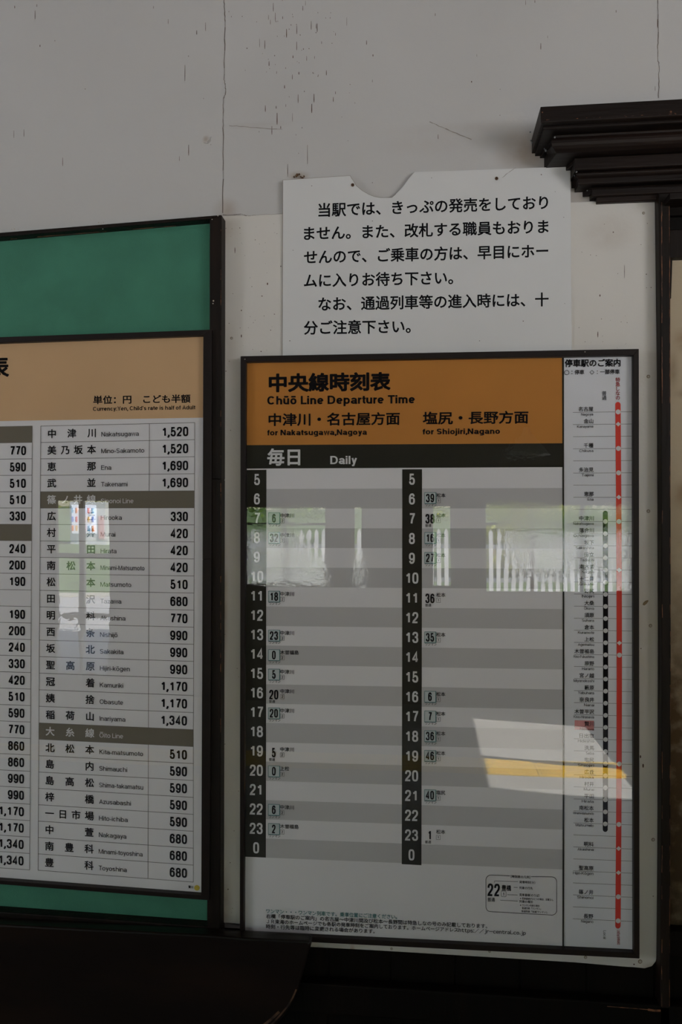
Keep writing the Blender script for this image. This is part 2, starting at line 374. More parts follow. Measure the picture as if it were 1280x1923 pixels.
def roman_line(s, off):
    t = .10+off*2.7; V = []; Fc = []; pen = 0
    for c in s:
        if c == ' ': pen += .30; continue
        b_ = MAC.get(c, c); w, paths = roman(b_, t)
        if c in MAC:
            y = 1.0-t*.45 if b_.islower() else 1.16; paths = paths+[[(.08, y), (w-.08, y)]]
        for p in paths:
            v, f = ribbon(p, t/2, 1, 1); k = len(V); V += [((pen+x)*.727, y*.727) for x, y in v]; Fc += [[i+k for i in q] for q in f]
        pen += w+(.105 if b_ not in 'rftvwyTYAL,.' else .055)
    xs = [a for a, _ in V]; ys = [b for _, b in V]
    return V, Fc, (min(xs), max(xs), min(ys), max(ys))
TRK = {}
def glyphs(s, off, latin=False):
    """laid out string in em units, thickened by off -> verts, faces, bbox"""
    k = (s, off, 'L')
    if k in TRK: return TRK[k]
    if all(ord(c) < 127 or c in MAC for c in s) and 'http' not in s:
        TRK[k] = roman_line(s, off); return TRK[k]
    V = []; Fc = []; pen = 0.0
    for c in s:
        base = MAC.get(c, c); lat = 33 <= ord(base) <= 126
        if c == ' ': pen += .30; continue
        if c == '　': pen += 1; continue
        v, f, ed = raw(fullwidth(base)) if lat else raw(c)
        if not v: pen += 1 if not lat else .3; continue
        x0 = min(a[0] for a in v); x1 = max(a[0] for a in v)
        dx = pen-x0+.045 if lat else pen
        b = len(V); V += [(a+dx, y) for a, y in v]; Fc += [[i+b for i in q] for q in f]
        if off:
            for i, j in ed:
                ax, ay = v[i]; bx, by = v[j]; L = math.hypot(bx-ax, by-ay) or 1e-6; ux, uy = (bx-ax)/L*off*.55, (by-ay)/L*off*.55; nx, ny = -(by-ay)/L*off, (bx-ax)/L*off
                b = len(V); V += [(dx+ax-ux+nx, ay-uy+ny), (dx+ax-ux-nx, ay-uy-ny), (dx+bx+ux-nx, by+uy-ny), (dx+bx+ux+nx, by+uy+ny)]; Fc.append([b, b+1, b+2, b+3])
        if c in MAC:
            yt = max(y for _, y in v)+.07; b = len(V); V += [(dx+x0+.05, yt), (dx+x1-.05, yt), (dx+x1-.05, yt+.07), (dx+x0+.05, yt+.07)]; Fc.append([b, b+1, b+2, b+3])
        pen += (x1-x0)+.09+off if lat else 1.0
    if not V: V = [(0, 0), (.01, 0), (0, .01)]; Fc = [[0, 1, 2]]
    xs = [a for a, _ in V]; ys = [b for _, b in V]
    TRK[k] = (V, Fc, (min(xs), max(xs), min(ys), max(ys)))
    return TRK[k]

class Ink:
    """collects flat print given in photo pixels, on the plane y = -D"""
    def __init__(s, D): s.D = D; s.v = []; s.f = []; s.m = []; s.mats = []
    def mi(s, m):
        if m not in s.mats: s.mats.append(m)
        return s.mats.index(m)
    def poly(s, pts, m, lift=0.0):
        b = len(s.v); s.v += [P(x, y, s.D+lift) for x, y in pts]
        s.f.append([b+i for i in range(len(pts))][::-1]); s.m.append(s.mi(m))
    def line(s, pts, wd, m, lift=0.0):
        for (x0, y0), (x1, y1) in zip(pts, pts[1:]):
            L = math.hypot(x1-x0, y1-y0) or 1; nx, ny = -(y1-y0)/L*wd/2, (x1-x0)/L*wd/2
            s.poly([(x0+nx, y0+ny), (x0-nx, y0-ny), (x1-nx, y1-ny), (x1+nx, y1+ny)][::-1], m, lift)
    def text(s, t, x, y, h, m, W=None, w=None, al='L', slope=0.0, off=0.0, rot=0, lift=0.0):
        """x: left / centre / right of the ink, y: baseline there, h: em height px, W: ink width px"""
        v, f, (a, b_, c, d) = glyphs(t, off)
        sx = W/(b_-a) if W else (w or h)
        wd = (b_-a)*sx
        x0 = x if al == 'L' else (x-wd if al == 'R' else x-wd/2)
        b = len(s.v)
        for n_, (gx, gy) in enumerate(v):
            if rot:   # reading downwards
                X = x+gy*h; Y = y+(gx-a)*sx
            else:
                X = x0+(gx-a)*sx; Y = y-gy*h+slope*(X-x)
            s.v.append(P(X, Y, s.D+lift))
        s.jit(b, f)
        mi = s.mi(m)
        for q in f: s.f.append([b+i for i in q]); s.m.append(mi)
    def jit(s, b, f):
        for k_, q_ in enumerate(f):
            if len(q_) == 4:
                for i in q_: s.v[b+i].y -= 1.2e-5*(1+k_ % 5)
    def fig(s, t, x, y, capH, W, st, m, al='L', slope=0.0, lift=0.0):
        v, f = figures(t, capH, W, st); x0 = x if al == 'L' else (x-W if al == 'R' else x-W/2); b = len(s.v)
        s.v += [P(x0+a, y-g+slope*(x0+a-x), s.D+lift) for a, g in v]; mi = s.mi(m)
        for q_ in f: s.f.append([b+i for i in q_][::-1]); s.m.append(mi)
        for k_ in range(0, len(v)): s.v[b+k_].y -= 1e-5*LV[k_]
    def build(s, name, parent):
        o = mesh(name, s.v, s.f, s.mats, parent, fm=s.m)
        if name == 'worn_or_glint_edge': o['kind'] = 'stuff'
        return o

def circ(cx, cy, r, n=20): return [(cx+r*math.cos(2*math.pi*i/n), cy+r*math.sin(2*math.pi*i/n)) for i in range(n)]

# ================================================================== THE WALL
rear_y = -5.0
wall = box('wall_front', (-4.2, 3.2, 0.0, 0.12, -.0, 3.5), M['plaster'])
tag(wall, 'white plastered station wall with hairline cracks and brown specks', kind='structure')
def crack(pts, wd, m, D=.0006, jit=1.0, n=10):
    q = Ink(D); out = []
    for (x0, y0), (x1, y1) in zip(pts, pts[1:]):
        for i in range(n):
            t = i/n; L = math.hypot(x1-x0, y1-y0); nx, ny = -(y1-y0)/L, (x1-x0)/L
            j = random.uniform(-jit, jit)
            out.append((lerp(x0, x1, t)+nx*j, lerp(y0, y1, t)+ny*j))
    out.append(pts[-1])
    for a, b in zip(out, out[1:]): q.line([a, b], wd*random.uniform(.5, 1.3), m)
    return q.build('crack', wall)
crack([(420, -6), (422, 40), (421, 150), (424, 172), (419, 186), (419, 240), (418, 400)], 1.2, M['crackd'], jit=.9)
crack([(1234, -6), (1235, 60), (1234, 112), (1237, 120), (1236, 184)], 1.0, M['crackd'], jit=.9)
crack([(418, 404), (452, 402), (463, 405)], 1.0, M['crackd'], D=.0072, jit=.8, n=5)
crack([(463, 405), (480, 404), (530, 401)], .7, M['crackm'], D=.0072, jit=.8, n=5)
crack([(806, 229), (842, 244), (885, 262)], 1.6, M['crackm'], jit=.8, n=6)
crack([(430, 236), (470, 239), (530, 243)], 1.0, M['crackm'], jit=.8, n=6)
crack([(942, 334), (952, 326), (968, 315)], .7, M['crackm'], D=.0112, jit=.4, n=4)
sp = Ink(.0006)
def drip(x, y, wd, L):
    sp.poly([(x-wd*.3, y), (x+wd*.3, y), (x+wd*.5, y+L*.7), (x+wd*.3, y+L), (x-wd*.3, y+L), (x-wd*.5, y+L*.7)], M['speck'])
for i in range(120):
    x = random.gauss(560, 48) if i < 80 else random.uniform(0, 1270)
    y = abs(random.gauss(0, 150)) if i < 80 else random.uniform(0, 330)
    if (x > 990 and y > 180) or (y > 300 and 520 < x < 1080) or y > 380: continue
    drip(x, y, random.uniform(.6, 1.5), random.choice([1.5, 2, 2.5, 5, 9, 16]))
for x, y, wd, L in [(505, 115, 1.4, 9), (534, 160, 1.6, 6), (520, 212, 1.6, 22), (585, 195, 1.5, 17), (498, 198, 1.3, 12), (561, 135, 1.6, 5),
                    (347, 122, .9, 30), (369, 57, 1.2, 8), (354, 272, 1.2, 20), (45, 243, 1, 14), (26, 245, .8, 14), (75, 84, 1.6, 4), (1015, 81, 1.2, 12),
                    (688, 76, 1.3, 8), (885, 152, 2, 3), (700, 102, 1.6, 4), (540, 308, .9, 24), (577, 272, .8, 36)]: drip(x, y, wd, L)
tag(sp.build('resin_specks', wall), kind='stuff')
# small flaked patch
prism('plaster_flake', [(382, 256), (388, 255), (396, 256), (395, 264), (389, 269), (382, 268)], .0018, 0, M['plaster'], wall)
prism('plaster_flake', [(388, 258), (394, 257), (393, 263), (389, 266)], .0032, 0, M['plaster'], wall)

# painted panel set on the wall
pan = empty('wall_panel', 'long white painted wall panel with nail marks behind the framed timetable', 'panel')
outl = [(417, 405), (470, 404), (560, 400), (1116, 378), (1222, 376), (1230, 379), (1233, 386), (1234, 470), (1236, 620), (1238, 800), (1238.5, 1200), (1238, 1500), (1236, 1700),
        (1235, 1790), (1231, 1806), (1224, 1815), (1210, 1819), (1190, 1817), (1172, 1816), (1080, 1808), (900, 1797), (700, 1785), (585, 1779), (500, 1771), (456, 1767), (453, 1737), (449, 1735.5), (417, 1733)]
prism('panel_sheet', outl, .0068, 0, M['panel'], pan, bevel=.0015)
def disc(name, px, py, r, D0, D1, m, parent, n=14):
    return prism(name, circ(px, py, r, n), D1, D0, m, parent, bevel=.0004)
M['nailhead'] = mat('painted_nail_head', (.50, .46, .40), .7)
M['nailrim'] = mat('nail_rust_ring', (.22, .17, .12), .8)
for px, py, r in [(1217, 707, 3.4), (1217, 960, 3.4), (1221, 1175, 3.2), (1226, 1577, 3.4), (1201.5, 1806, 4), (1099, 1798, 3), (434.5, 635, 2.6), (1208, 400, 2.6), (735, 1782, 2.4), (919, 1787, 2.4)]:
    nn = disc('nail', px, py, r, .0068, .0074, M['nailrim'], pan)
    disc('nail_head', px+.2, py+.2, r*.68, .0074, .0079, M['nailhead'], nn)
q = Ink(.0071)
for x, y, a, b in [(1126, 555, 1.1, 2.2), (1119, 480, .7, .7), (1151, 436, 1.2, 1.2), (1172, 510, .5, 14), (1122, 628, .8, 6), (1202, 1421, 1.4, 3), (1207, 1438, 1.6, 4), (1226, 1683, 1, 1), (1190, 1811, 1.6, 1.4), (1203, 1218, .9, 1.2),
                   (502, 533, 1.2, 2.4), (441, 470, .7, 6), (492, 556, .9, 1), (453, 583, 1, 1.4), (527, 500, 1.2, 1), (508, 620, .8, 1), (453, 631, 1, 3), (490, 660, 1.3, 1), (424, 697, 1, 1), (450, 428, .8, 1),
                   (428, 1670, 1.2, 1.2), (432, 1620, .9, .9), (1213, 515, 1, 1), (1222, 540, .8, 1), (515, 590, .8, 1), (1235, 1108, 1, 16)]:
    q.poly(circ(x, y, 1, 8) if False else [(x+a*math.cos(t*.785), y+b*math.sin(t*.785)) for t in range(8)], M['speck'])
for i in range(70):
    x = random.choice([random.uniform(418, 448), random.uniform(450, 528), random.uniform(1085, 1232)]); y = random.uniform(410, 660) if x > 450 else random.uniform(410, 1730)
    r = random.uniform(.35, .8); q.poly([(x+r*math.cos(t*.785), y+r*math.sin(t*.785)) for t in range(8)], M['speck'])
tag(q.build('paint_specks', pan), kind='stuff')
# flaking left rim of the panel
q = Ink(.0072)
for i in range(46):
    y = random.uniform(420, 1725); q.poly([(417.5, y), (417.5+random.uniform(1, 3.2), y+2), (417.5+random.uniform(.5, 3), y+random.uniform(5, 20)), (417.5, y+random.uniform(20, 26))], M['nailrim'])
for i in range(60):
    y = random.uniform(400, 1790); q.poly([(1237.6, y), (1237.6, y+random.uniform(14, 22)), (1237.6-random.uniform(.5, 2), y+random.uniform(5, 12)), (1237.6-random.uniform(.5, 2.4), y+2)][::1], M['nailrim'])
tag(q.build('flaked_paint_edge', pan), kind='stuff')
lf = prism('dry_leaf', [(1206.5, 1136), (1208, 1132), (1212, 1128.5), (1216.5, 1127), (1217, 1129), (1214, 1133.5), (1209.5, 1137)], .0085, .0072, mat('dry_leaf', (.24, .17, .09), .8))
tag(lf, 'tiny dry brown leaf stuck on the white panel right of the timetable', 'leaf')

# lower wall: dark vertical boards
lw = empty('wall_lower', 'nearly black wooden boards of the lower wall under the white panel', kind='structure')
zt = P(1180, 1800).z + .02
x = -3.4; k = 0
while x < 1.7:
    wd = .115
    box('plank', (x+.002, x+wd-.002, -.0045, 0, .02, P(700, 1760).z if True else zt), M['black_wood'], lw, bevel=.0012)
    x += wd
pa, pb = P(1139.6, 1889, .045), P(1245, 1899, .045)
box('board_backing', (-3.4, 1.7, -.0012, 0, .02, P(700, 1758).z), M['black_wood'], lw)
rail = box('trim_1', (-3.4, 1.7, -.03, -.0046, pb.z-.055, pb.z), M['black_wood'], None, .003)
tag(rail, 'dark worn wooden rail running along the lower wall', kind='structure')
we = Ink(.0304); we.line([(1139.6, 1890), (1180, 1893), (1216, 1896)], 1.3, M['worn']); we.line([(1216, 1896), (1228, 1898), (1240, 1898)], 4, M['worn']); we.build('worn_or_glint_edge', rail)

# ================================================================== WINDOW FRAME AT THE RIGHT
wn = empty('window_1', 'dark wooden window frame at the right edge with tan boarding', kind='structure')
prism('jamb', [(1236, 362), (1258, 362), (1259, 700), (1259.5, 1200), (1259, 1600), (1258, 1940), (1238, 1940), (1241, 1600), (1242, 1200), (1240, 700)], .03, 0, M['dark_wood'], wn, bevel=.002)
q = Ink(.0304)
def wear(xs, n, wd, p):
    for i in range(n):
        t0 = i/n; y0, y1 = lerp(380, 1890, t0), lerp(380, 1890, t0+1/n)
        if random.random() < p(t0):
            xx = lambda y: xs[0]+(xs[1]-xs[0])*math.sin(math.pi*min(1, max(0, (y-380)/1500)))
            q.line([(xx(y0)+random.uniform(-.4, .4), y0), (xx(y1)+random.uniform(-.4, .4), y1)], random.uniform(.5, wd), M['worn'])
wear((1241.8, 1243), 60, 1.3, lambda t: .85 if t < .25 else .12 if t < .8 else .6)
wear((1256.3, 1258.2), 60, 1.1, lambda t: .9 if t < .3 else .55)
q.build('worn_or_glint_edge', wn)
for nm, y0, y1, D, m in [('head_rail', 362, 374, .06, 'cornice_wood'), ('head_rail', 374, 405, .022, 'black_wood'), ('head_rail', 405, 432, .012, 'black_wood'), ('head_rail', 432, 484, .020, 'dark_wood')]:
    ex = lambda y: y+(y-973)*.055
    prism(nm, [(1257, y0), (2000, ex(y0)), (2000, ex(y1)), (1257, y1)], D, 0, M[m], wn, bevel=.001)
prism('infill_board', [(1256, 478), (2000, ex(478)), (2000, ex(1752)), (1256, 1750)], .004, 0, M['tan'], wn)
prism('sill_rail', [(1257, 1749), (2000, ex(1750)), (2000, ex(1797)), (1257, 1796)], .028, 0, M['black_wood'], wn, bevel=.001)
prism('side_stile', [(1258, 484), (1262, 484), (1259.5, 560), (1259, 560)], .012, 0, M['dark_wood'], wn)

# ================================================================== CORNICE
cor = empty('wooden_ledge', 'dark brown stepped wooden cornice ledge jutting from the white wall, upper right', 'ledge')
def wallx(px, py): return P(px, py).x
tiers = [  # left x px on the wall, px row for it, top px / bottom px of the front face at x=1100, projection, profile
    (998, 262, 195.7, 223.5, .110, 'fascia'),
    (1004, 268, 224.5, 236, .098, 'fillet'),
    (1013, 277, 236.5, 246, .088, 'cove'),
    (1021, 292, 247, 276, .078, 'round'),
    (1056, 305, 277, 295, .055, 'cove'),
    (1069, 318, 296, 315.5, .046, 'fascia'),
    (1072, 335, 316.5, 332, .040, 'round'),
    (1078, 345, 333, 343, .034, 'fillet'),
    (1093, 352, 344, 355, .028, 'cove'),
    (1106, 362, 356, 366, .022, 'fillet'),
    (1116, 376, 367, 378, .016, 'fascia')]
for (lx, ly, y0, y1, p, kind) in tiers:
    xw = wallx(lx, ly); z1 = P(1100, y0, p).z; z0 = P(1100, y1, p).z - .003
    h = z1-z0; prof = []   # (projection fraction offset, z)
    n = 7
    if kind in ('fascia', 'fillet'): prof = [(p, z1), (p, z0+.0015), (p-.002, z0)]
    elif kind == 'round':
        prof = [(p-.010, z1)] + [(p-.010+.010*math.sin(math.pi*i/n), z1-h*i/n) for i in range(1, n)] + [(p-.012, z0)]
    else:
        prof = [(p, z1), (p, z1-h*.12)] + [(p-.014*math.sin(math.pi/2*i/n), z1-h*.12-h*.8*(1-math.cos(math.pi/2*i/n))) for i in range(1, n+1)] + [(p-.014, z0)]
    prof = [(0, z1)] + prof + [(0, z0)]
    vs = []; m = len(prof)
    for d, z in prof: vs.append((xw+ (p-d) if d > 0 else xw, -d, z))   # mitred return: flush at the outermost point
    # left end follows the profile: end face set back where the profile is set back
    for d, z in prof: vs.append((1.25, -d, z))
    fs = [[i, (i+1) % m, m+(i+1) % m, m+i] for i in range(m)] + [list(range(m))[::-1], list(range(m, 2*m))]
    mesh('moulding_strip', vs, fs, M['cornice_wood'], cor, bevel=.0008)
# thin worn nicks along the top slab's lower edge
q = Ink(.1106)
for i in range(16):
    x = random.uniform(1020, 1278); y = lerp(227, 213, (x-1018)/262)+random.uniform(-1.5, .5)
    q.line([(x, y), (x+random.uniform(1, 6), y-random.uniform(0, .6))], random.uniform(.4, 1.2), M['worn'])
q.poly(circ(1259, 210, 2.2, 8), M['worn']); q.poly(circ(1018, 211, 1.4, 8), M['worn'])
q.build('worn_or_glint_edge', cor)
# cobweb lumps at the ledge's left end
def blob(mb, c, r, seed):
    rr = random.Random(seed); n, mm = 7, 5; vs = []; fs = []
    for i in range(mm+1):
        for j in range(n):
            th = math.pi*i/mm; ph = 2*math.pi*j/n; k = r*rr.uniform(.6, 1.25)
            vs.append((c[0]+k*math.sin(th)*math.cos(ph), c[1]+k*math.sin(th)*math.sin(ph), c[2]+k*math.cos(th)))
    for i in range(mm):
        for j in range(n): fs.append([i*n+j, i*n+(j+1) % n, (i+1)*n+(j+1) % n, (i+1)*n+j])
    mb.add(vs, fs)
mb = MB()
for x, y, D, r in [(995, 248, .006, .0014), (997, 264, .008, .002), (999, 268, .012, .0014), (1022, 279, .03, .0016), (1024, 283, .04, .0022), (1041, 258, .085, .0015), (1082, 323, .05, .0015), (1078, 330, .03, .0014), (1102, 358, .03, .0012)]:
    blob(mb, P(x, y, D), r, x)
tag(mb.build('cobweb_dust', M['cob'], cor, smooth=True), kind='stuff')

# ================================================================== NOTICE PLATE
nb = empty('notice_plate', 'white hand-lettered notice board with a notched top above the timetable', 'sign')
pl = [(530.5, 337.5), (590, 333.5), (657, 329), (661, 336), (669, 349), (680, 358), (692, 365), (702, 369), (713, 371), (735.5, 371), (743, 364), (755.5, 351), (768, 334), (778, 322.5), (860, 320), (1070.8, 312.5), (1073.3, 659.3), (529.8, 669.2)]
prism('board', pl, .0110, .0069, M['plate'], nb, bevel=.0006)
q = Ink(.01108)   # dark rim along top and notch; left run paints the edge shadow
q.line([(530.8, 338), (529.8, 668)], .9, M['plate_edge']); q.line([(531, 338), (590, 334), (657, 329.6), (661, 336.5)], .7, M['plate_edge'])
q.line([(661, 336), (669, 349), (680, 358), (692, 365), (702, 369), (713, 371), (735.5, 371), (743, 364)], .6, M['plate_edge'])
q.build('dark_rim', nb)
L = [('当駅では、きっぷの発売をしており', 597.5, 1028.8, 394.5, 379.8, 0),
     ('ません。また、改札する職員もおりま', 570.3, 1029.7, 438.5, 425, 0),
     ('せんので、ご乗車の方は、早目にホー', 570.3, 1029, 483, 470.6, 0),
     ('ムに入りお待ち下さい。', 570.3, 850.6, 527, 521, 0),
     ('なお、通過列車等の進入時には、十', 597.5, 1029.7, 571, 562, 0),
     ('分ご注意下さい。', 570.3, 771, 615.5, 612.5, 0)]
for s, x0, x1, y0, y1, _ in L:
    q = Ink(.01115); sl = (y1-y0)/(x1-x0)
    h = 27.5
    q.text(s, x0, y0+h*.385, h, M['paint'], W=x1-x0, slope=sl, off=.021)
    q.build('lettering', nb)
for px, py in [(661.7, 346.9), (932.2, 334.7)]:
    s_ = disc('screw', px, py, 3.1, .0110, .0128, M['rust'], nb)
    q = Ink(.01292); q.line([(px-2, py-1), (px+2, py+1)], .7, M['ink']); q.line([(px-1, py+2), (px+1, py-2)], .7, M['ink']); q.build('screw_slot', s_)
q = Ink(.0112)
for x, y, r in [(573, 329.5, .1), (1016, 328, 1.1), (699, 343, .8), (697, 383, .6), (585, 349, .8), (966, 420, .7), (1058, 408, .7), (810, 334, .7), (699, 415, .8), (982, 603, 1), (544, 640, .9), (550, 470, .7), (1042, 360, .6), (900, 640, .8), (1060, 570, .6)]:
    q.poly(circ(x, y, r, 7), M['speck'])
tag(q.build('fly_specks', nb), kind='stuff')
rn = MB()
for i in range(7): blob(rn, P(552+i*3.2+random.uniform(-1, 1), 330+random.uniform(-3, 3)-abs(i-3)*-.8, .004), random.uniform(.0012, .0028), 50+i)
rn_o = rn.build('rust_crumbs', M['rust'], nb, smooth=True); tag(rn_o, kind='stuff')

# ================================================================== framed things
def frame(parent, outer, inner, D, back, m, foot, name='frame_side'):
    inner = [(a[0], a[1], foot) for a in inner]
    for i in range(4):
        j = (i+1) % 4
        prism(name, [outer[i], outer[j], inner[j], inner[i]], D, back, m, parent, bevel=.0008)

# ------------------------------------------------------------------ timetable
tt = empty('framed_timetable', 'framed train departure timetable with orange header and route map strip', 'timetable')
O = [(451.3, 668.8), (1199.2, 655), (1200.5, 1800.5), (450, 1763)]
I = [(464, 682.3), (1185.5, 670), (1186.8, 1782.7), (460, 1747.5)]
TF, TS, TC = .032, .0200, .0245
frame(tt, O, I, TF, .0068, M['frame'], TS)
sheet = prism('sheet', [(462, 680), (1057, 669), (1058, 1779), (458, 1750)], TS, TS-.002, M['paper'], tt)
msheet = prism('map_sheet', [(1057, 669), (1189, 666), (1190, 1786), (1058, 1779)], TS, TS-.002, M['paper_cold'], tt)
prism('backing', [(458, 676), (1192, 662), (1193, 1790), (456, 1753)], TS-.0021, .0069, M['frame'], tt)
cv = flat('acrylic_cover', [(462, 680), (1188, 667), (1189, 1785), (458, 1750)], TC, acrylic('timetable_acrylic', .0001, 150, (.60, .74), 3.1, 1.95), tt)
prism('divider_strip', [(1055.2, 671.5), (1058.4, 671.5), (1059, 1100), (1059.5, 1400), (1058.6, 1778), (1055.6, 1778), (1056.4, 1400), (1056.2, 1100)], TS+.0012, TS, M['dkband'], tt)
D1, D2 = TS+.0003, TS+.0006
def sl(y): return 6.05e-5*(y-971)
q = Ink(D1); q.poly([(461, 680), (1055.6, 669), (1055.6, 832.4), (461, 836)], M['orange']); q.build('header_band', sheet)
q = Ink(D1); q.poly([(461, 836), (1055.6, 832.4), (1055.6, 877.2), (461, 880)], M['dkband']); q.build('daily_band', sheet)
def yl(i): t = i/20; return 881.3+36.46*i+2.6*4*t*(1-t)
def yr(i): t = i/20; return 878.4+37.72*i+1.6*4*t*(1-t)
def ymix(i, x): return lerp(yl(i), yr(i), (x-500)/556)
for i in range(1, 20, 2):
    q = Ink(D1); q.poly([(499, yl(i)), (1055.8, yr(i)), (1055.8, yr(i+1)), (499, yl(i+1))], M['gray']); q.build('grey_row', sheet)
q = Ink(D2); q.poly([(462.8, 882.6), (500, 882.2), (499.5, 1250), (498.9, 1610.5), (459.8, 1608.8), (461.4, 1250)], M['dkband']); q.build('hour_column', sheet)
q = Ink(D2); q.poly([(755, 881.4), (792, 881.2), (791.6, 1250), (790.9, 1624.8), (754, 1622.8), (754.8, 1250)], M['dkband']); q.build('hour_column', sheet)
hours = [str(h) for h in list(range(5, 24))+[0]]
for i, h in enumerate(hours):
    for xc, y in ((lerp(482.3, 480.7, i/19), 911+36.4*i), (lerp(773.2, 772.3, i/19), 910.4+37.13*i)):
        q = Ink(TS+.0009); q.fig(h, xc, y, 21, (11.2 if len(h) == 1 else 24.6), 3.4, M['white'], al='C', slope=sl(y)); q.build('hour_number', sheet)
def tl(s, *a, name='title_lettering', m='ink', **k):
    q = Ink(TS+.0009); q.text(s, *a, M[m], **k); return q.build(name, sheet)
tl('中央線時刻表', 504.3, 732.8, 35.5, W=229, slope=-.0145, off=.038)
tl('Chūō Line Departure Time', 501.6, 759.8, 21.6, W=277, slope=-.009, off=.034)
tl('中津川・名古屋方面', 504, 797.8, 25, W=246.5, slope=-.010, off=.024)
tl('for Nakatsugawa,Nagoya', 501.6, 817.7, 14.4, W=187.5, slope=-.0065, off=.034)
tl('塩尻・長野方面', 793.3, 794.8, 25, W=198.5, slope=-.010, off=.024)
tl('for Shiojiri,Nagano', 793.3, 815.8, 14.4, W=145, slope=-.008, off=.034)
tl('毎日', 501.5, 871.3, 33.5, W=62, slope=-.008, off=.026, m='white')
tl('Daily', 619.9, 871.6, 21, W=50, slope=-.006, off=.03, m='white')
LEFT = {7: ('6', 1, '中津川'), 8: ('32', 1, '中津川'), 11: ('18', 1, '中津川'), 13: ('23', 1, '中津川'), 14: ('0', 1, '木曽福島'), 15: ('5', 1, '中津川'), 16: ('20', 0, '中津川'),
        17: ('20', 1, '中津川'), 19: ('5', 0, '中津川'), 20: ('0', 1, '上松'), 22: ('6', 1, '中津川'), 23: ('2', 1, '木曽福島')}
RIGHT = {6: ('39', 1, '松本'), 7: ('38', 0, '松本'), 8: ('16', 1, '松本'), 9: ('27', 1, '松本'), 11: ('36', 0, '松本'), 13: ('35', 1, '松本'), 16: ('6', 1, '松本'), 17: ('7', 1, '松本'),
         18: ('36', 1, '松本'), 19: ('46', 1, '松本'), 21: ('40', 1, '塩尻'), 23: ('1', 0, '松本')}
for T, bx0, plat in ((LEFT, 504.0, '2'), (RIGHT, 797.0, '1')):
    for h, (mi_, boxed, dest) in T.items():
        i = h-5; bx = bx0-.4*i/18; y = ymix(i, bx)+.4; s_ = sl(y+15); q = Ink(TS+.0009)
        dy = lambda x: s_*(x-bx)
        if boxed:
            b = [(bx, y+7.3), (bx+21.3, y+7.3+dy(bx+21)), (bx+21.3, y+28+dy(bx+21)), (bx, y+28)]
            q.poly(b, M['tealbox'], -.0002)
            q.line([b[0], b[1]], 1, M['tealline']); q.line([b[1], b[2]], 1.7, M['tealline']); q.line([b[2], b[3]], 1.5, M['tealline']); q.line([b[3], b[0]], .9, M['tealline'])
            q.fig(mi_, bx+10.2, y+25.8, 16.3, 15.4 if len(mi_) == 2 else 6.9, 2.55, M['ink'], al='C', slope=s_, lift=.0003)
            q.text('ワンマン', bx+1, y+32.7+dy(bx), 6.2, M['ink'], W=21.6, slope=s_, off=.01)
        else:
            q.fig(mi_, bx+10.0, y+28, 18, 17.2 if len(mi_) == 2 else 7.4, 2.8, M['ink'], al='C', slope=s_, lift=.0003)
            q.text('普通', bx+1, y+34, 6, M['ink'], W=11.4, slope=s_, off=.01)
        n = len(dest); q.text(dest, bx+22, y+15.8, 8.6, M['ink'], W=8.85*n-.6, slope=s_, off=.012)
        px_, py_ = bx+22.3, y+18.6+dy(bx+22)
        q.line([(px_, py_), (px_+7.4, py_), (px_+7.4, py_+8), (px_, py_+8), (px_, py_)], .6, M['greyline'])
        q.fig(plat, px_+3.7, py_+6.4, 5, 2.9, .8, M['ink'], al='C')
        q.build('departure_entry', sheet)
# legend
q = Ink(TS+.0009)
def rr_(x0, x1, y0l, y0r, y1l, y1r, r):
    pts = []
    for cx, cy, a in ((x0+r, y0l+r, 180), (x1-r, y0r+r, 270), (x1-r, y1r-r, 0), (x0+r, y1l-r, 90)):
        for k in range(7): t = math.radians(a+15*k); pts.append((cx+r*math.cos(t), cy+r*math.sin(t)))
    return pts
pp = rr_(912, 1044.8, 1643.3, 1646.8, 1712, 1718.5, 9); pp = pp[7:]+pp[:7]
q.line(pp, .9, M['ink'])
q.line([(pp[-1]), (956.5, 1644.8)], .9, M['ink']); q.line([(997, 1646.2), pp[0]], .9, M['ink'])
def lt(s, x, y, h, W, off=.01): q.text(s, x, y, h, M['ink'], W=W, slope=.043, off=off)
lt('［時刻表の凡例］', 958.6, 1648, 5.6, 36.7); q.fig('22', 915, 1682.6, 23.6, 23.3, 3.6, M['ink'], slope=.03); lt('豊橋', 941.4, 1671.5, 11.5, 18, .02); lt('普通', 915, 1692.2, 8.4, 13.8)
q.fig('1', 943.8, 1682, 6.2, 2.8, .9, M['ink']); q.line(rr_(940.6, 949.8, 1673.6, 1674, 1683.6, 1684, 1.5)+[(940.6, 1675.5)], .6, M['ink'])
lt('発車時刻(分)', 974.8, 1658.4, 5.4, 29.7); lt('列車の行先', 974.8, 1669.4, 5.6, 25); lt('発車番線(のりば)', 974.8, 1682.4, 5.6, 38)
lt('※発車番線がひとつの場合、記載なし', 976, 1688.9, 4.6, 62.5); lt('列車の種別', 974.8, 1694.8, 5.4, 25); lt('※ワンマン列車の場合', 976, 1701.4, 4.4, 36.7)
lt('普通列車「ワンマン」', 979.5, 1707, 4.4, 35.6); lt('快速列車「快速(ワンマン)」', 978.8, 1713, 4.6, 48.4)
for a, b in (((928, 1658), (928, 1654.3)), ((928, 1654.3), (972, 1655.8)), ((964, 1666.3), (971.5, 1666.6)), ((952, 1680), (971.5, 1680.8)), ((939, 1690.5), (971.5, 1692.3))): q.line([a, b], .6, M['ink'])
q.build('legend_print', sheet)
FS = .0455
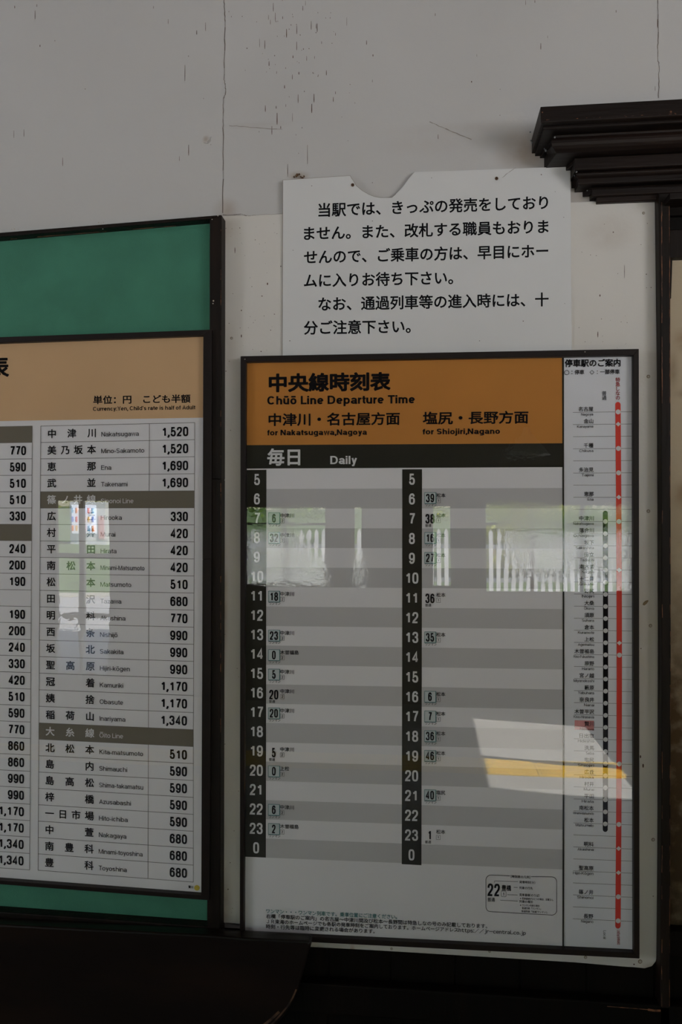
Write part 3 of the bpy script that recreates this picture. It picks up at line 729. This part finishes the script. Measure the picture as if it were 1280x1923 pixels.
for s, x0, x1, yb, m in [('ワンマン・・・ワンマン列車です。乗車位置にご注意ください。', 499.5, 745.3, 1714.2, 'teal'),
                         ('右欄「停車駅のご案内」の名古屋〜中津川間及び松本〜長野間は特急しなの号のみ記載しております。', 499.3, 1000, 1723.8, 'ink'),
                         ('ＪＲ東海のホームページでも各駅の発車時刻をご案内しております。ホームページアドレスhttps://jr-central.co.jp', 500.3, 987, 1733.4, 'ink'),
                         ('時刻・行先等は臨時に変更される場合があります。', 499.3, 703.3, 1743, 'ink')]:
    if s.startswith('右欄'): x1 = 914.5
    q = Ink(TS+.0009); q.text(s, x0, yb, 8.9, M[m], W=x1-x0, slope=FS, off=.014); q.build('footnote_line', sheet)
# ---- route map
ST = [('名古屋', 'Nagoya', 'c'), ('金山', 'Kanayama', 'd'), 0, ('千種', 'Chikusa', 'c'), 0, ('多治見', 'Tajimi', 'c'), 0, ('恵那', 'Ena', 'd'), 0, ('中津川', 'Nakatsugawa', 'c'), ('落合川', 'Ochiaigawa', ''),
      ('坂下', 'Sakashita', ''), ('田立', 'Tadachi', ''), ('南木曽', 'Nagiso', 'd'), ('十二兼', 'Jūnikane', ''), ('野尻', 'Nojiri', ''), ('大桑', 'Ōkuwa', ''), ('須原', 'Suhara', ''), ('倉本', 'Kuramoto', ''),
      ('上松', 'Agematsu', 'd'), ('木曽福島', 'Kiso-Fukushima', 'c'), ('原野', 'Harano', ''), ('宮ノ越', 'Miyanokoshi', ''), ('藪原', 'Yabuhara', ''), ('奈良井', 'Narai', ''), ('木曽平沢', 'Kiso-Hirasawa', ''),
      ('贄川', 'Niekawa', ''), ('日出塩', 'Hideshio', ''), ('洗馬', 'Seba', ''), ('塩尻', 'Shiojiri', 'c'), ('広丘', 'Hirooka', ''), ('村井', 'Murai', ''), ('平田', 'Hirata', ''), ('南松本', 'Minami-Matsumoto', ''),
      ('松本', 'Matsumoto', 'c'), 0, ('明科', 'Akashina', 'd'), 0, ('聖高原', 'Hijiri-Kōgen', 'd'), 0, ('篠ノ井', 'Shinonoi', 'c'), 0, ('長野', 'Nagano', 'c')]
def my(i): t = i/42; return 774.5+22.64*i+1.6*4*t*(1-t)
bow = lambda y, a, b: a+b*math.sin(math.pi*(y-760)/980)
q = Ink(TS+.0003)
for i in range(43):
    y = my(i); q.line([(bow(y, 1075, 2.4), y+sl(y)*.3), (1188, y+sl(y)*113)], .7, M['greyline'])
q.build('station_rules', msheet)
q = Ink(TS+.0003); q.poly([(1078.5, 1352.5), (1114.8, 1353.5), (1114.8, 1371.5), (1078.5, 1370)], M['pink']); q.build('highlight_patch', msheet)
def strip(x, b, y0, y1, wd, m, name):
    q = Ink(TS+.0006); n = 24; r = wd/2; Lp = []; Rp = []
    for i in range(n+1):
        y = lerp(y0+r, y1-r, i/n); c = bow(y, x, b); Lp.append((c-r, y)); Rp.append((c+r, y))
    top = [(bow(y0, x, b)+r*math.cos(t), y0+r-r*math.sin(t)) for t in [math.pi*k/8 for k in range(7, 0, -1)]]
    bot = [(bow(y1, x, b)+r*math.cos(t), y1-r+r*math.sin(t)) for t in [math.pi*k/8 for k in range(1, 8)]]
    q.poly(Lp[::-1]+top+Rp+bot, m); return q.build(name, msheet)
strip(1159.8, 2.5, 754.8, 1743.7, 10, M['red'], 'red_line')
strip(1135.2, 1.4, 959, 1562.3, 9.4, M['ink'], 'black_line')
for i, s in enumerate(ST):
    if not s: continue
    y = my(i); ja, en, k = s; q = Ink(TS+.0009); xr = bow(y, 1113.3, 1.8)
    q.text(ja, xr, y-2.6+sl(y)*38, 9.3, M['ink'], W=9.4*len(ja)-.7, al='R', slope=sl(y), off=.012)
    W = min(38.5, 3.9*len(en)*.97)
    q.text(en, xr, y+6.3+sl(y)*38, 6.9, M['ink'], W=W, al='R', slope=sl(y), off=.006)
    q.build('station_name', msheet)
    yy = y+sl(y)*60
    if 9 <= i <= 34:
        q = Ink(TS+.0009); q.poly(circ(bow(y, 1135.2, 1.4), yy, 4.3, 24), M['white']); q.build('station_dot', msheet)
    if k:
        xx = bow(y, 1160, 2.5); yy = y+sl(y)*85; q = Ink(TS+.0009)
        q.poly(circ(xx, yy, 4.6, 24) if k == 'c' else [(xx+4.8, yy), (xx, yy+4.4), (xx-4.8, yy), (xx, yy-4.4)], M['white'])
        q.build('station_dot' if k == 'c' else 'station_diamond', msheet)
q = Ink(TS+.0009)
q.text('停車駅のご案内', 1059.8, 688, 15, M['ink'], W=105, slope=-.012, off=.03)
q.text('停車', 1078.5, 702.6, 9.5, M['ink'], W=18, slope=-.01, off=.02); q.text('一部停車', 1126, 702, 9.5, M['ink'], W=37, slope=-.01, off=.02)
q.text('：', 1073.5, 702.4, 9.5, M['ink'], al='C', off=.015); q.text('：', 1121, 702, 9.5, M['ink'], al='C', off=.015)
c_ = circ(1063.8, 699.6, 4.2, 20); q.line(c_+[c_[0]], .8, M['ink']); q.line([(1107, 699.2), (1111, 695.3), (1115, 699), (1111, 702.9), (1107, 699.2)], .8, M['ink'])
q.build('map_title', msheet)
q = Ink(TS+.0009)
for k, c in enumerate('特急しなの'): q.text(c, bow(720, 1159.6, 0), 716.5+k*8.45, 9, M['inkred'], al='C', off=.02)
q.build('vertical_lettering', msheet)
q = Ink(TS+.0009)
for k, c in enumerate('普通'): q.text(c, 1134, 742+k*8.6, 9, M['ink'], al='C', off=.006)
q.build('vertical_lettering', msheet)
q = Ink(TS+.0009); q.text('Local', 1132.5, 1747.5, 6.6, M['ink'], W=15.6, rot=1, off=.006); q.text('Ltd.Exp.SHINANO', 1158.2, 1747, 7.4, M['inkred'], W=27, rot=1, off=.02); q.build('vertical_lettering', msheet)
# little corner pins on the frame
for px, py in [(459.6, 674.6), (1098, 660.7)]: disc('frame_pin', px, py, 1.0, TF, TF+.0006, M['nailhead'], tt)

# ------------------------------------------------------------------ fare board
gb = empty('notice_board', 'large green notice board in a dark wooden frame, left of the white panel', 'notice board')
GO = [(-160, 450), (415.5, 403), (412, 1768), (-160, 1722)]
GI = [(-150, 461), (400, 419), (395, 1728.5), (-150, 1692)]
GO = [(-160, 449.5), (415.8, 403.2), (413, 1762), (-160, 1716)]
prism('board', [(-158, 451), (410, 408), (408, 1755), (-158, 1715)], .012, 0, M['green'], gb)
for a, b, c, d in [(GO[0], GO[1], (399.5, 419.5, .012), (-160, 467, .012)), (GO[1], (415, 900), (398.5, 900, .012), (399.5, 419.5, .012)), ((415, 900), GO[2], (394.5, 1728.8, .012), (398.5, 900, .012)), ((394.5, 1728.8, .012), GO[2], GO[3], (-160, 1690, .012))]:
    prism('frame_side', [a, b, c, d], .034, 0, M['dark_wood'], gb, bevel=.0015)
q = Ink(.0345)
for i in range(26):
    y = random.uniform(420, 1400); q.line([(414.6-.6*(y-403)/1360, y), (414.6-.6*(y-403)/1360, y+random.uniform(3, 18))], random.uniform(.4, 1.0), M['worn'])
for x0, x1 in [(20, 32), (184, 196), (120, 124), (70, 200), (250, 330)]:
    q.line([(x0, 449.5-46.3*(x0+160)/576+14), (x1, 449.5-46.3*(x1+160)/576+14)], .6, M['worn'])
q.build('worn_or_glint_edge', gb)
q = Ink(.0347)
for x, y, r in [(22, 431, 1), (27, 430, 1.4), (34, 430.5, .9), (185, 418, 1.4), (190, 419, 1), (194, 417.5, 1.2), (193, 430, 1), (409, 405, 1.5), (400.5, 565, 1.6), (399.7, 570, 1.2), (398, 412, 1)]: q.poly(circ(x, y, r, 7), M['nailhead'])
tag(q.build('paint_chips', gb), kind='stuff')

fp = empty('framed_fare_chart', 'framed fare chart with beige header hung on the green notice board', 'fare chart')
PO = [(-155, 638), (397.5, 619), (383.5, 1690), (-155, 1650)]
O = [(-155, 638.5), (397.5, 618.9), (396, 1050), (392.5, 1704.5), (-155, 1661)]
FD, FSH, FC = .040, .028, .0325
for pts in ([(-155, 638.5), (397.5, 618.9), (384.8, 632.6, .028), (-155, 652, .028)], [(397.5, 618.9), (396.6, 1050), (383.4, 1050, .028), (384.8, 632.6, .028)], [(396.6, 1050), (393, 1691), (381, 1676, .028), (383.4, 1050, .028)],
            [(381, 1676, .028), (393, 1691), (-155, 1649), (-155, 1636, .028)]):
    prism('frame_side', pts, FD, .012, M['frame'], fp, bevel=.0008)
fs = prism('sheet', [(-150, 648), (386, 628), (382.5, 1680), (-150, 1641)], FSH, .0121, M['paper'], fp)
flat('acrylic_cover', [(-150, 648), (386.5, 629), (384, 1682), (-150, 1642)], FC, acrylic('fare_chart_acrylic', .0002, 40, (.55, .9), 0.4, 2.2), fp)
E1, E2 = FSH+.0004, FSH+.0008
q = Ink(E1); q.poly([(-150, 640), (388, 626), (388, 784.2), (0, 790.7), (-150, 793.5)], M['beige']); q.build('header_band', fs)
def interp(v, t):
    k = min(2, int(t//9)); return lerp(v[k], v[k+1], (t-9*k)/9)
FL = [800.1, 1077.5, 1357.5, 1634.2]; FR = [793.7, 1081.7, 1370.3, 1656.5]
xl = lambda t: 76.5-5.2*t/27
xrr = lambda t: 365.5-2.6*min(1, t/18)
xm = lambda t: 280.3-2.6*t/27
def fy(t, x): return lerp(interp(FL, t), interp(FR, t), (x-74)/290)
def fsl(t): return (interp(FR, t)-interp(FL, t))/290
FARE = [('中津川', 'Nakatsugawa', '1,520'), ('美乃坂本', 'Mino-Sakamoto', '1,520'), ('恵那', 'Ena', '1,690'), ('武並', 'Takenami', '1,690'), ('篠ノ井線', 'Sinonoi Line', None), ('広丘', 'Hirooka', '330'),
        ('村井', 'Murai', '420'), ('平田', 'Hirata', '420'), ('南松本', 'Minami-Matsumoto', '420'), ('松本', 'Matsumoto', '510'), ('田沢', 'Tazawa', '680'), ('明科', 'Akashina', '770'), ('西条', 'Nishijō', '990'),
        ('坂北', 'Sakakita', '990'), ('聖高原', 'Hijiri-kōgen', '990'), ('冠着', 'Kamuriki', '1,170'), ('姨捨', 'Obasute', '1,170'), ('稲荷山', 'Inariyama', '1,340'), ('大糸線', 'Ōito Line', None),
        ('北松本', 'Kita-matsumoto', '510'), ('島内', 'Shimauchi', '590'), ('島高松', 'Shima-takamatsu', '590'), ('梓橋', 'Azusabashi', '590'), ('一日市場', 'Hito-ichiba', '590'), ('中萱', 'Nakagaya', '680'),
        ('南豊科', 'Minami-toyoshina', '680'), ('豊科', 'Toyoshina', '680')]
_, _, bbN = glyphs('Nakatsugawa', .006); LW = 70.6/(bbN[1]-bbN[0])
for i, (ja, en, pr) in enumerate(FARE):
    ink = M['ink'] if pr else M['white']
    if not pr:
        q = Ink(E1); q.poly([(xl(i), fy(i, 74)), (xrr(i), fy(i, 364)), (xrr(i+1), fy(i+1, 364)), (xl(i+1), fy(i+1, 74))], M['brownband']); q.build('line_name_band', fs)
    q = Ink(E2); t = i+.5; x0 = xl(t)+12.6; s_ = fsl(t); n = len(ja)
    for k, c in enumerate(ja):
        gx = x0+8.5+(74.5*k/(n-1))
        q.text(c, gx, fy(i, gx)+21.4+.2, 17.6, ink, w=17.4, al='C', slope=s_, off=.020)
    _, _, bb = glyphs(en, .006); W = min(82.5, LW*(bb[1]-bb[0])); xx = xl(t)+113.8
    q.text(en, xx, fy(i, xx)+22.3, 11.7, ink, W=W, slope=s_, off=.006)
    if pr:
        xx = xrr(t)-12; q.fig(pr, xx, fy(i, xx)+25.2, 18, 49.8 if ',' in pr else 32.4, 3.2, ink, al='R', slope=s_)
    q.build('fare_row', fs)
q = Ink(E2)
for i in range(28): q.line([(xl(i), fy(i, 74)), (xrr(i), fy(i, 364))], .9, M['greyline'])
for k in range(27):
    q.line([(xl(k), fy(k, 74)), (xl(k+1), fy(k+1, 74))], .9, M['greyline']); q.line([(xrr(k), fy(k, 364)), (xrr(k+1), fy(k+1, 364))], .9, M['greyline'])
    if k not in (4, 18): q.line([(xm(k), fy(k, 279)), (xm(k+1), fy(k+1, 279))], .9, M['greyline'])
q.build('table_rules', fs)
LC = [None, '770', '590', '510', '510', '330', None, '240', '200', '190', '', '190', '200', '240', '330', '420', '510', '590', '770', '860', '860', '990', '990', '1,170', '1,170', '1,340', '1,340']
xe = lambda t: 60.6-5*t/27
fyl = lambda t, x: interp([800, 1077, 1356, 1633.6], t)+(fsl(t)*.9)*(x-58)
for i, pr in enumerate(LC):
    if pr is None:
        q = Ink(E1); q.poly([(-150, fyl(i, -150)), (xe(i), fyl(i, 58)), (xe(i+1), fyl(i+1, 58)), (-150, fyl(i+1, -150))], M['brownband']); q.build('line_name_band', fs)
    elif pr:
        q = Ink(E2); t = i+.5; xx = xe(t)-11.5; q.fig(pr, xx, fyl(i, xx)+23.8, 17.3, 47.5 if ',' in pr else 30.3, 3.05, M['ink'], al='R', slope=fsl(t)); q.build('fare_amount', fs)
q = Ink(E2)
for i in range(28): q.line([(-150, fyl(i, -150)), (xe(i), fyl(i, 58))], .9, M['greyline'])
for k in range(27): q.line([(xe(k), fyl(k, 58)), (xe(k+1), fyl(k+1, 58))], .9, M['greyline'])
q.build('table_rules', fs)
q = Ink(E2); q.text('表', 17.2, 704.5, 42, M['ink'], al='R', slope=-.02, off=.028, w=42); q.build('title_lettering', fs)
q = Ink(E2); q.text('単位：円　こども半額', 175, 757.4, 16.5, M['ink'], W=182.5, slope=-.015, off=.024); q.build('title_lettering', fs)
q = Ink(E2); q.text("Currency:Yen, Child's rate is half of Adult", 174.6, 771.7, 10.4, M['ink'], W=192, slope=-.0165, off=.022); q.build('title_lettering', fs)
q = Ink(E2); q.text('贄川', 353.5, 1667.5, 5.6, M['ink'], W=9, slope=.07, off=.03); q.build('station_mark', fs)
stk = Ink(E1+.0002); stk.poly(circ(369.6, 1667.3, 5.2, 20), M['yellow']); tag(stk.build('round_sticker', fs), 'small round yellow sticker')

# ================================================================== CURVED BOARD, BELOW
cb = prism('curved_bench_board', [(-170, 1726), (0, 1737), (395, 1757), (450, 1762), (578, 1768), (583, 1773), (581, 1785), (575, 1806), (567, 1835), (560, 1858), (553, 1876), (543, 1893), (530, 1911), (510, 1934), (480, 1960), (430, 1990), (300, 2030), (-170, 2060)], .062, .0346, M['lacquer'], None, bevel=.004)
tag(cb, 'dark brown lacquered bench board with a curved right end below the fare chart', 'bench board')
M['glint'] = mat('painted_edge_glint', (.20, .10, .05), .4, 0, 30, col2=(.02, .012, .01), thr=(.45, .65))  # highlight along the curved edge, painted as lighter brown
q = Ink(.0624); q.line([(556, 1858), (549, 1874), (540, 1889), (527, 1905), (508, 1926)], 3.0, M['glint']); q.line([(524, 1900), (508, 1915), (494, 1926)], 5, M['glint']); q.build('worn_or_glint_edge', cb)

# ================================================================== THE ROOM BEHIND THE CAMERA (seen only in the acrylic)
M['floor'] = mat('concrete_floor', (.28, .277, .272), .85, .2, 3, .3, 120)
M['darkwall'] = mat('brown_boarded_wall', (.10, .075, .06), .7, .2, 6, .3, 60)
M['ceil'] = mat('ceiling_boards', (.16, .12, .09), .8, .2, 4)
M['sash'] = mat('white_sash', (.50, .50, .48), .5)
M['glass'] = acrylic('window_glass', 0.00002, 5, refl=1.0)
cp = [(-4.3, .1), (3.3, .1), (3.3, -2.55), (1.76, -2.55), (1.76, rear_y-.1), (-4.3, rear_y-.1)]
fl = mesh('floor', [(x, y, z) for z in (-.08, 0) for x, y in cp], [list(range(6)), list(range(6, 12))[::-1]]+[[i, i+6, (i+1) % 6+6, (i+1) % 6] for i in range(6)], M['floor']); tag(fl, 'grey concrete waiting room floor', kind='structure')
ce = mesh('ceiling', [(x, y, z) for z in (3.5, 3.6) for x, y in cp], [list(range(6)), list(range(6, 12))[::-1]]+[[i, i+6, (i+1) % 6+6, (i+1) % 6] for i in range(6)], M['ceil']); tag(ce, 'dark boarded ceiling', kind='structure')
wl = box('wall_left', (-4.3, -4.2, rear_y, .1, 0, 3.5), M['darkwall']); tag(wl, 'brown wall closing the waiting room on the left', kind='structure')
wr = box('wall_right', (3.2, 3.3, -2.55, .12, 0, 3.5), M['darkwall']); tag(wr, 'brown wall closing the waiting room on the right', kind='structure')
# rear wall with openings: (x0, x1, z0, z1)
OP = [(-3.16, -2.64, .14, 1.66), (-1.52, -.80, .92, 1.62), (-.62, -.50, .92, 1.62), (.02, .22, .92, 1.62), (.44, 1.62, .88, 1.64)]
rw = empty('wall_back', 'brown boarded rear wall of the waiting room with low windows', kind='structure')
xs = [-4.2]
for o_ in OP: xs += [o_[0], o_[1]]
xs.append(1.76)
for i in range(0, len(xs), 2): box('wall_segment', (xs[i], xs[i+1], rear_y-.1, rear_y, 0, 3.5), M['darkwall'], rw)
for a, b, z0, z1 in OP:
    box('wall_segment', (a, b, rear_y-.1, rear_y, 0, z0), M['darkwall'], rw); box('wall_segment', (a, b, rear_y-.1, rear_y, z1, 3.5), M['darkwall'], rw)
# walls added to hold the fill lamps and let in a sun patch
pt = empty('added_side_wall', 'added short walls with closed lamp openings and low sun gaps', kind='structure')
for bb in ((rear_y, -2.55, 0, .42), (rear_y, -2.55, 1.12, 3.5), (rear_y, -4.35, .42, 1.12), (-3.42, -3.36, .42, 1.12), (-2.68, -2.55, .42, 1.12)): box('wall_segment', (1.66, 1.76)+bb, M['darkwall'], pt)
box('wall_segment', (1.05, 3.3, -2.55, -2.45, 0, 1.35), M['darkwall'], pt)
box('wall_segment', (1.05, 3.3, -2.55, -2.45, 2.35, 3.5), M['darkwall'], pt)
box('wall_segment', (1.05, 1.18, -2.55, -2.45, 1.35, 2.35), M['darkwall'], pt)
box('wall_segment', (3.02, 3.3, -2.55, -2.45, 1.35, 2.35), M['darkwall'], pt)
for bb in ((-4.2, -2.3, -2.55, -2.45, 0, 1.35), (-4.2, -2.3, -2.55, -2.45, 2.35, 3.5), (-4.2, -3.85, -2.55, -2.45, 1.35, 2.35), (-2.36, -2.3, -2.55, -2.45, 1.35, 2.35)): box('wall_segment', bb, M['darkwall'], pt)
M['frost'] = mat('added_opaque_pane', (.7, .72, .74), .6)
for wn_, xa, xb in (('window_6', 1.18, 3.02), ('window_7', -3.85, -2.36)):  # opaque panes added behind the two fill lamps
    e = empty(wn_, 'added opaque pane behind a lamp, %s side of the waiting room' % ('right' if xa > 0 else 'left'), kind='structure')
    box('pane', (xa, xb, -2.52, -2.50, 1.35, 2.35), M['frost'], e)
    for k in range(1, 3): box('sash_bar', (lerp(xa, xb, k/3)-.015, lerp(xa, xb, k/3)+.015, -2.50, -2.47, 1.35, 2.35), M['darkwall'], e)
sc = empty('shade_screens', 'added low brown screens on either side, shading the lower wall', kind='structure')  # unseen screens added to keep light off the lower wall
for xa, xb in ((.86, 3.2), (-4.2, -1.9)):
    ht = 1.56 if xa > 0 else 1.22
    box('shade_board', (xa, xb, -1.63, -1.60, .02, ht), M['darkwall'], sc, .003); box('top_rail', (xa, xb, -1.645, -1.585, ht, ht+.04), M['darkwall'], sc, .003)
tf = empty('added_tube_lamp', 'added long tube lamp, out of view, filling light onto the wall', 'lamp')  # fitting made up for the added fill lamp
box('lamp_housing', (-1.65, .75, -2.34, -2.27, 2.80, 2.89), M['sash'], tf, .004)
for xx in (-1.2, .3): box('hanger', (xx, xx+.012, -2.31, -2.298, 2.89, 3.5), M['sash'], tf)
for wi, (a, b, z0, z1) in enumerate(OP):
    e = empty('door_1' if wi == 0 else 'window_%d' % (wi+1), ['glazed door seen reflected in the fare chart', 'latticed window left in the reflection', 'narrow window slit', 'narrow window slit beside the wide window', 'wide window at the right of the reflection'][wi], kind='structure')
    y0, y1 = rear_y-.07, rear_y-.03
    for bb in ((a, a+.03, y0, y1, z0, z1), (b-.03, b, y0, y1, z0, z1), (a, b, y0, y1, z0, z0+.03), (a, b, y0, y1, z1-.03, z1)): box('sash_bar', bb, M['darkwall'], e)
    if wi == 0:
        box('sash_bar', (-2.93, -2.89, y0, y1, z0, z1), M['sash'], e); box('sash_bar', (a, b, y0, y1, 1.16, 1.20), M['sash'], e); box('sash_bar', (a, b, y0, y1, .66, .70), M['sash'], e)
    elif b-a > .3:
        n = 2 if wi == 1 else 3
        for k in range(1, n): xx = lerp(a, b, k/n); box('sash_bar', (xx-.012, xx+.012, y0, y1, z0, z1), M['darkwall'], e)
        box('sash_bar', (a, b, y0, y1, 1.44, 1.46), M['darkwall'], e)
    mesh('pane', [(a, rear_y-.05, z0), (b, rear_y-.05, z0), (b, rear_y-.05, z1), (a, rear_y-.05, z1)], [[3, 2, 1, 0]], M['glass'], e)
# tactile strip
M['tact'] = mat('yellow_tactile', (.75, .50, .05), .6, .1, 20)
ts = empty('tactile_strip', 'yellow tactile paving strip on the waiting room floor', 'paving')
base_bm = MB(); base_bm.box(-.148, .148, -.148, .148, 0, .006)
for k in range(4): base_bm.box(-.13, .13, -.115+k*.07, -.085+k*.07, .006, .011)
t0 = None
for k in range(22):
    if t0 is None: t0 = base_bm.build('tile', M['tact'], ts); o = t0
    else: o = t0.copy(); COL.objects.link(o)
    o.location = (-4.0+.3*k if k < 19 else 9, -3.45, 0)
    if k >= 19: bpy.data.objects.remove(o)
# pendant lamp reflected in the dark header band
pd = empty('pendant_lamp', 'hanging ceiling lamp with a wire-caged enamel shade', 'lamp')
def lathe(prof, cx, cy, n=20):
    m = MB(); vs = [(cx+r*math.cos(2*math.pi*j/n), cy+r*math.sin(2*math.pi*j/n), z) for r, z in prof for j in range(n)]
    m.add(vs, [[i*n+j, i*n+(j+1) % n, (i+1)*n+(j+1) % n, (i+1)*n+j] for i in range(len(prof)-1) for j in range(n)]); return m
lx, ly = .66, -3.9
lathe([(.02, 2.10), (.03, 2.06), (.05, 2.04), (.14, 1.93), (.15, 1.92), (.145, 1.92), (.05, 2.03)], lx, ly).build('lamp_shade', mat('enamel_shade', (.35, .36, .34), .3), pd, smooth=True)
lathe([(.004, 2.09), (.004, 3.5)], lx, ly, 8).build('cord', M['darkwall'], pd)
lathe([(.001, 1.93), (.03, 1.94), (.045, 1.97), (.03, 2.0), (.015, 2.03)], lx, ly, 14).build('bulb', emis('warm_bulb', (1, .9, .75), 1.5), pd, smooth=True)

# ------------------------------------------------------------------ outdoors
M['asph'] = mat('pale_asphalt', (.33, .33, .33), .9, .2, 2, .3, 60)
M['gravel'] = mat('dry_gravel', (.50, .47, .38), .9, .35, 12, .6, 40)
M['picket'] = mat('weathered_pickets', (.75, .75, .72), .7, .15, 5)
M['leaf'] = mat('sunlit_leaves', (.20, .32, .05), .6, .45, 1.5)
M['leafy'] = mat('yellow_green_leaves', (.42, .45, .09), .6, .4, 1.5)
M['bark'] = mat('bark', (.12, .08, .05), .9)
gd = box('ground', (-40, 40, -60, rear_y-.1, -.2, -.04), M['asph']); tag(gd, 'pale sunlit asphalt forecourt', kind='structure')
gv = box('gravel_verge', (-40, 40, -17, -13.6, -.04, -.02), M['gravel']); tag(gv, 'strip of pale dry gravel along the fence', kind='structure')
cn = empty('added_sun_canopy', 'added low roof on posts, out of view, blocking sun from the left windows', 'canopy')  # roof added to block sun, not in view
box('roof', (-6, .62, -8.6, rear_y-.1, 2.42, 2.50), M['darkwall'], cn)
for xx in (-5.6, .45): box('post', (xx, xx+.1, -8.5, -8.4, -.04, 2.42), M['darkwall'], cn)
M['turf'] = mat('dark_grass', (.045, .085, .02), .9, .4, 6, .6, 30)
bk = mesh('grass_bank', [(-40, -14.2, -.03), (40, -14.2, -.03), (40, -22, .55), (-40, -22, .55), (40, -58, 2.2), (-40, -58, 2.2)][:6], [[0, 1, 2, 3], [3, 2, 4, 5]], M['turf'])
bk = tag(bk, 'dark grass bank rising behind the picket fence', kind='structure')
pf = empty('picket_fence', 'weathered wooden picket fence across the forecourt', 'fence')
pk = MB(); pk.box(-.038, .038, -.012, .012, -.04, 1.22); pk.add([(-.038, -.012, 1.22), (.038, -.012, 1.22), (0, -.012, 1.29), (-.038, .012, 1.22), (.038, .012, 1.22), (0, .012, 1.29)], [(0, 1, 2), (5, 4, 3), (0, 2, 5, 3), (1, 4, 5, 2)])
pk0 = None
for k in range(66):
    xx = -4.4+.136*k
    if pk0 is None: pk0 = o = pk.build('picket', M['picket'], pf)
    else: o = pk0.copy(); COL.objects.link(o)
    o.location = (xx, -13.5, 0)
for z in (.3, .92): box('fence_rail', (-4.5, 4.5, -13.56, -13.515, z, z+.08), M['picket'], pf)
def bush(name, label, x, y, z0, rx, rz, n, m, cat, seed, trunk=None):
    r = random.Random(seed); mb = MB()
    for i in range(n):
        a, b = r.uniform(0, 6.283), math.acos(r.uniform(-1, 1)); k = r.uniform(.55, 1)**.5*r.uniform(.8, 1.08)
        c = Vector((x+rx*k*math.sin(b)*math.cos(a), y+rx*.8*k*math.sin(b)*math.sin(a), z0+rz+rz*k*math.cos(b)))
        u = Vector((r.uniform(-1, 1), r.uniform(-1, 1), r.uniform(-1, 1))).normalized(); v = u.orthogonal().normalized(); s_ = r.uniform(.05, .12)
        mb.add([tuple(c-u*s_), tuple(c+v*s_*.5), tuple(c+u*s_), tuple(c-v*s_*.5)], [(0, 1, 2, 3)])
    e = empty(name, label, cat); f = mb.build('foliage', m, e); tag(f, kind='stuff')
    lathe([(.10, -.04), (.07, z0+rz), (.02, z0+rz*1.6)], x, y, 8).build('trunk', M['bark'], e)
bush('garden_shrub', 'sunlit green shrub behind the fence, left', -3.6, -17.0, 0, 1.0, .62, 2200, M['leaf'], 'shrub', 1)
bush('garden_shrub', 'dark green shrub behind the middle of the fence', -1.2, -17.5, 0, 1.0, .5, 1900, M['leaf'], 'shrub', 2)
bush('garden_shrub', 'yellow-green shrub behind the fence, right', 1.5, -17.2, 0, .95, .7, 2200, M['leafy'], 'shrub', 3)
bush('garden_shrub', 'bright green shrub at the far right of the fence', 3.9, -17, 0, 1.1, .8, 2400, M['leaf'], 'shrub', 4)
bush('leafy_tree', 'broad green tree beyond the fence', 2.8, -24, 1.2, 3.6, 2.2, 5200, M['leafy'], 'tree', 5)
bush('leafy_tree', 'tall green tree beyond the forecourt', -5.2, -27, 1.2, 3.2, 2.4, 4800, M['leaf'], 'tree', 6)
for i_, (tx, ty, r_) in enumerate([(-12.5, -40, 3.2), (-4.6, -44, 3.4), (1.6, -40, 3.0), (9.5, -40, 3.4), (-21, -44, 4.0), (18, -44, 4.0)]):
    bush('leafy_tree', ['rounded green tree far behind the vending machine', 'rounded green tree far beyond the left of the fence', 'low bright tree far beyond the middle of the fence', 'broad tree far beyond the right of the fence', 'large tree at the far left of the forecourt', 'large tree at the far right of the forecourt'][i_],
         tx, ty, .3, r_, r_*.62, 3000, M['leaf'] if i_ % 2 else M['leafy'], 'tree', 20+i_)
# vending machine
vm = empty('vending_machine', 'white drinks vending machine across the forecourt', 'vending machine')
M['vmbody'] = mat('white_enamel', (.80, .80, .82), .4)
vx = -12.15; vy = -23.4
# placed so that the door frames it in the fare chart
def mirror_x(px, y):
    a = math.atan((px-640)/F)-YAW; return math.tan(a)*(1.44-y)
va, vb = mirror_x(133, vy), mirror_x(199, vy)
box('body', (va, vb, vy-.7, vy, .02, 1.95), M['vmbody'], vm, .02)
q = MB(); q.box(va+.08, vb-.3, vy, vy+.02, .95, 1.85); q.build('display_window', emis('lit_display', (.85, .9, 1), 5), vm)
cols = [(.8, .25, .08), (.85, .5, .15), (.15, .25, .7), (.7, .1, .1), (.2, .5, .8)]
for r_ in range(3):
    for c_ in range(6):
        bx = va+.12+(vb-va-.5)*c_/5.2; cc = cols[(r_*2+c_) % 5]
        key = 'can%d' % ((r_*2+c_) % 5)
        if key not in M: M[key] = mat('drink_can_%d' % len(M), cc, .4)
        lathe([(.001, 1.02+r_*.28+.17), (.035, 1.02+r_*.28+.17), (.035, 1.02+r_*.28), (.001, 1.02+r_*.28)], bx, vy+.06, 10).build('drink_sample', M[key], vm)
box('coin_panel', (vb-.24, vb-.06, vy, vy+.015, .8, 1.5), mat('pink_panel', (.8, .45, .45), .5), vm)
box('dispensing_slot', (va+.15, vb-.35, vy, vy+.01, .22, .45), mat('slot_dark', (.04, .04, .05), .5), vm)
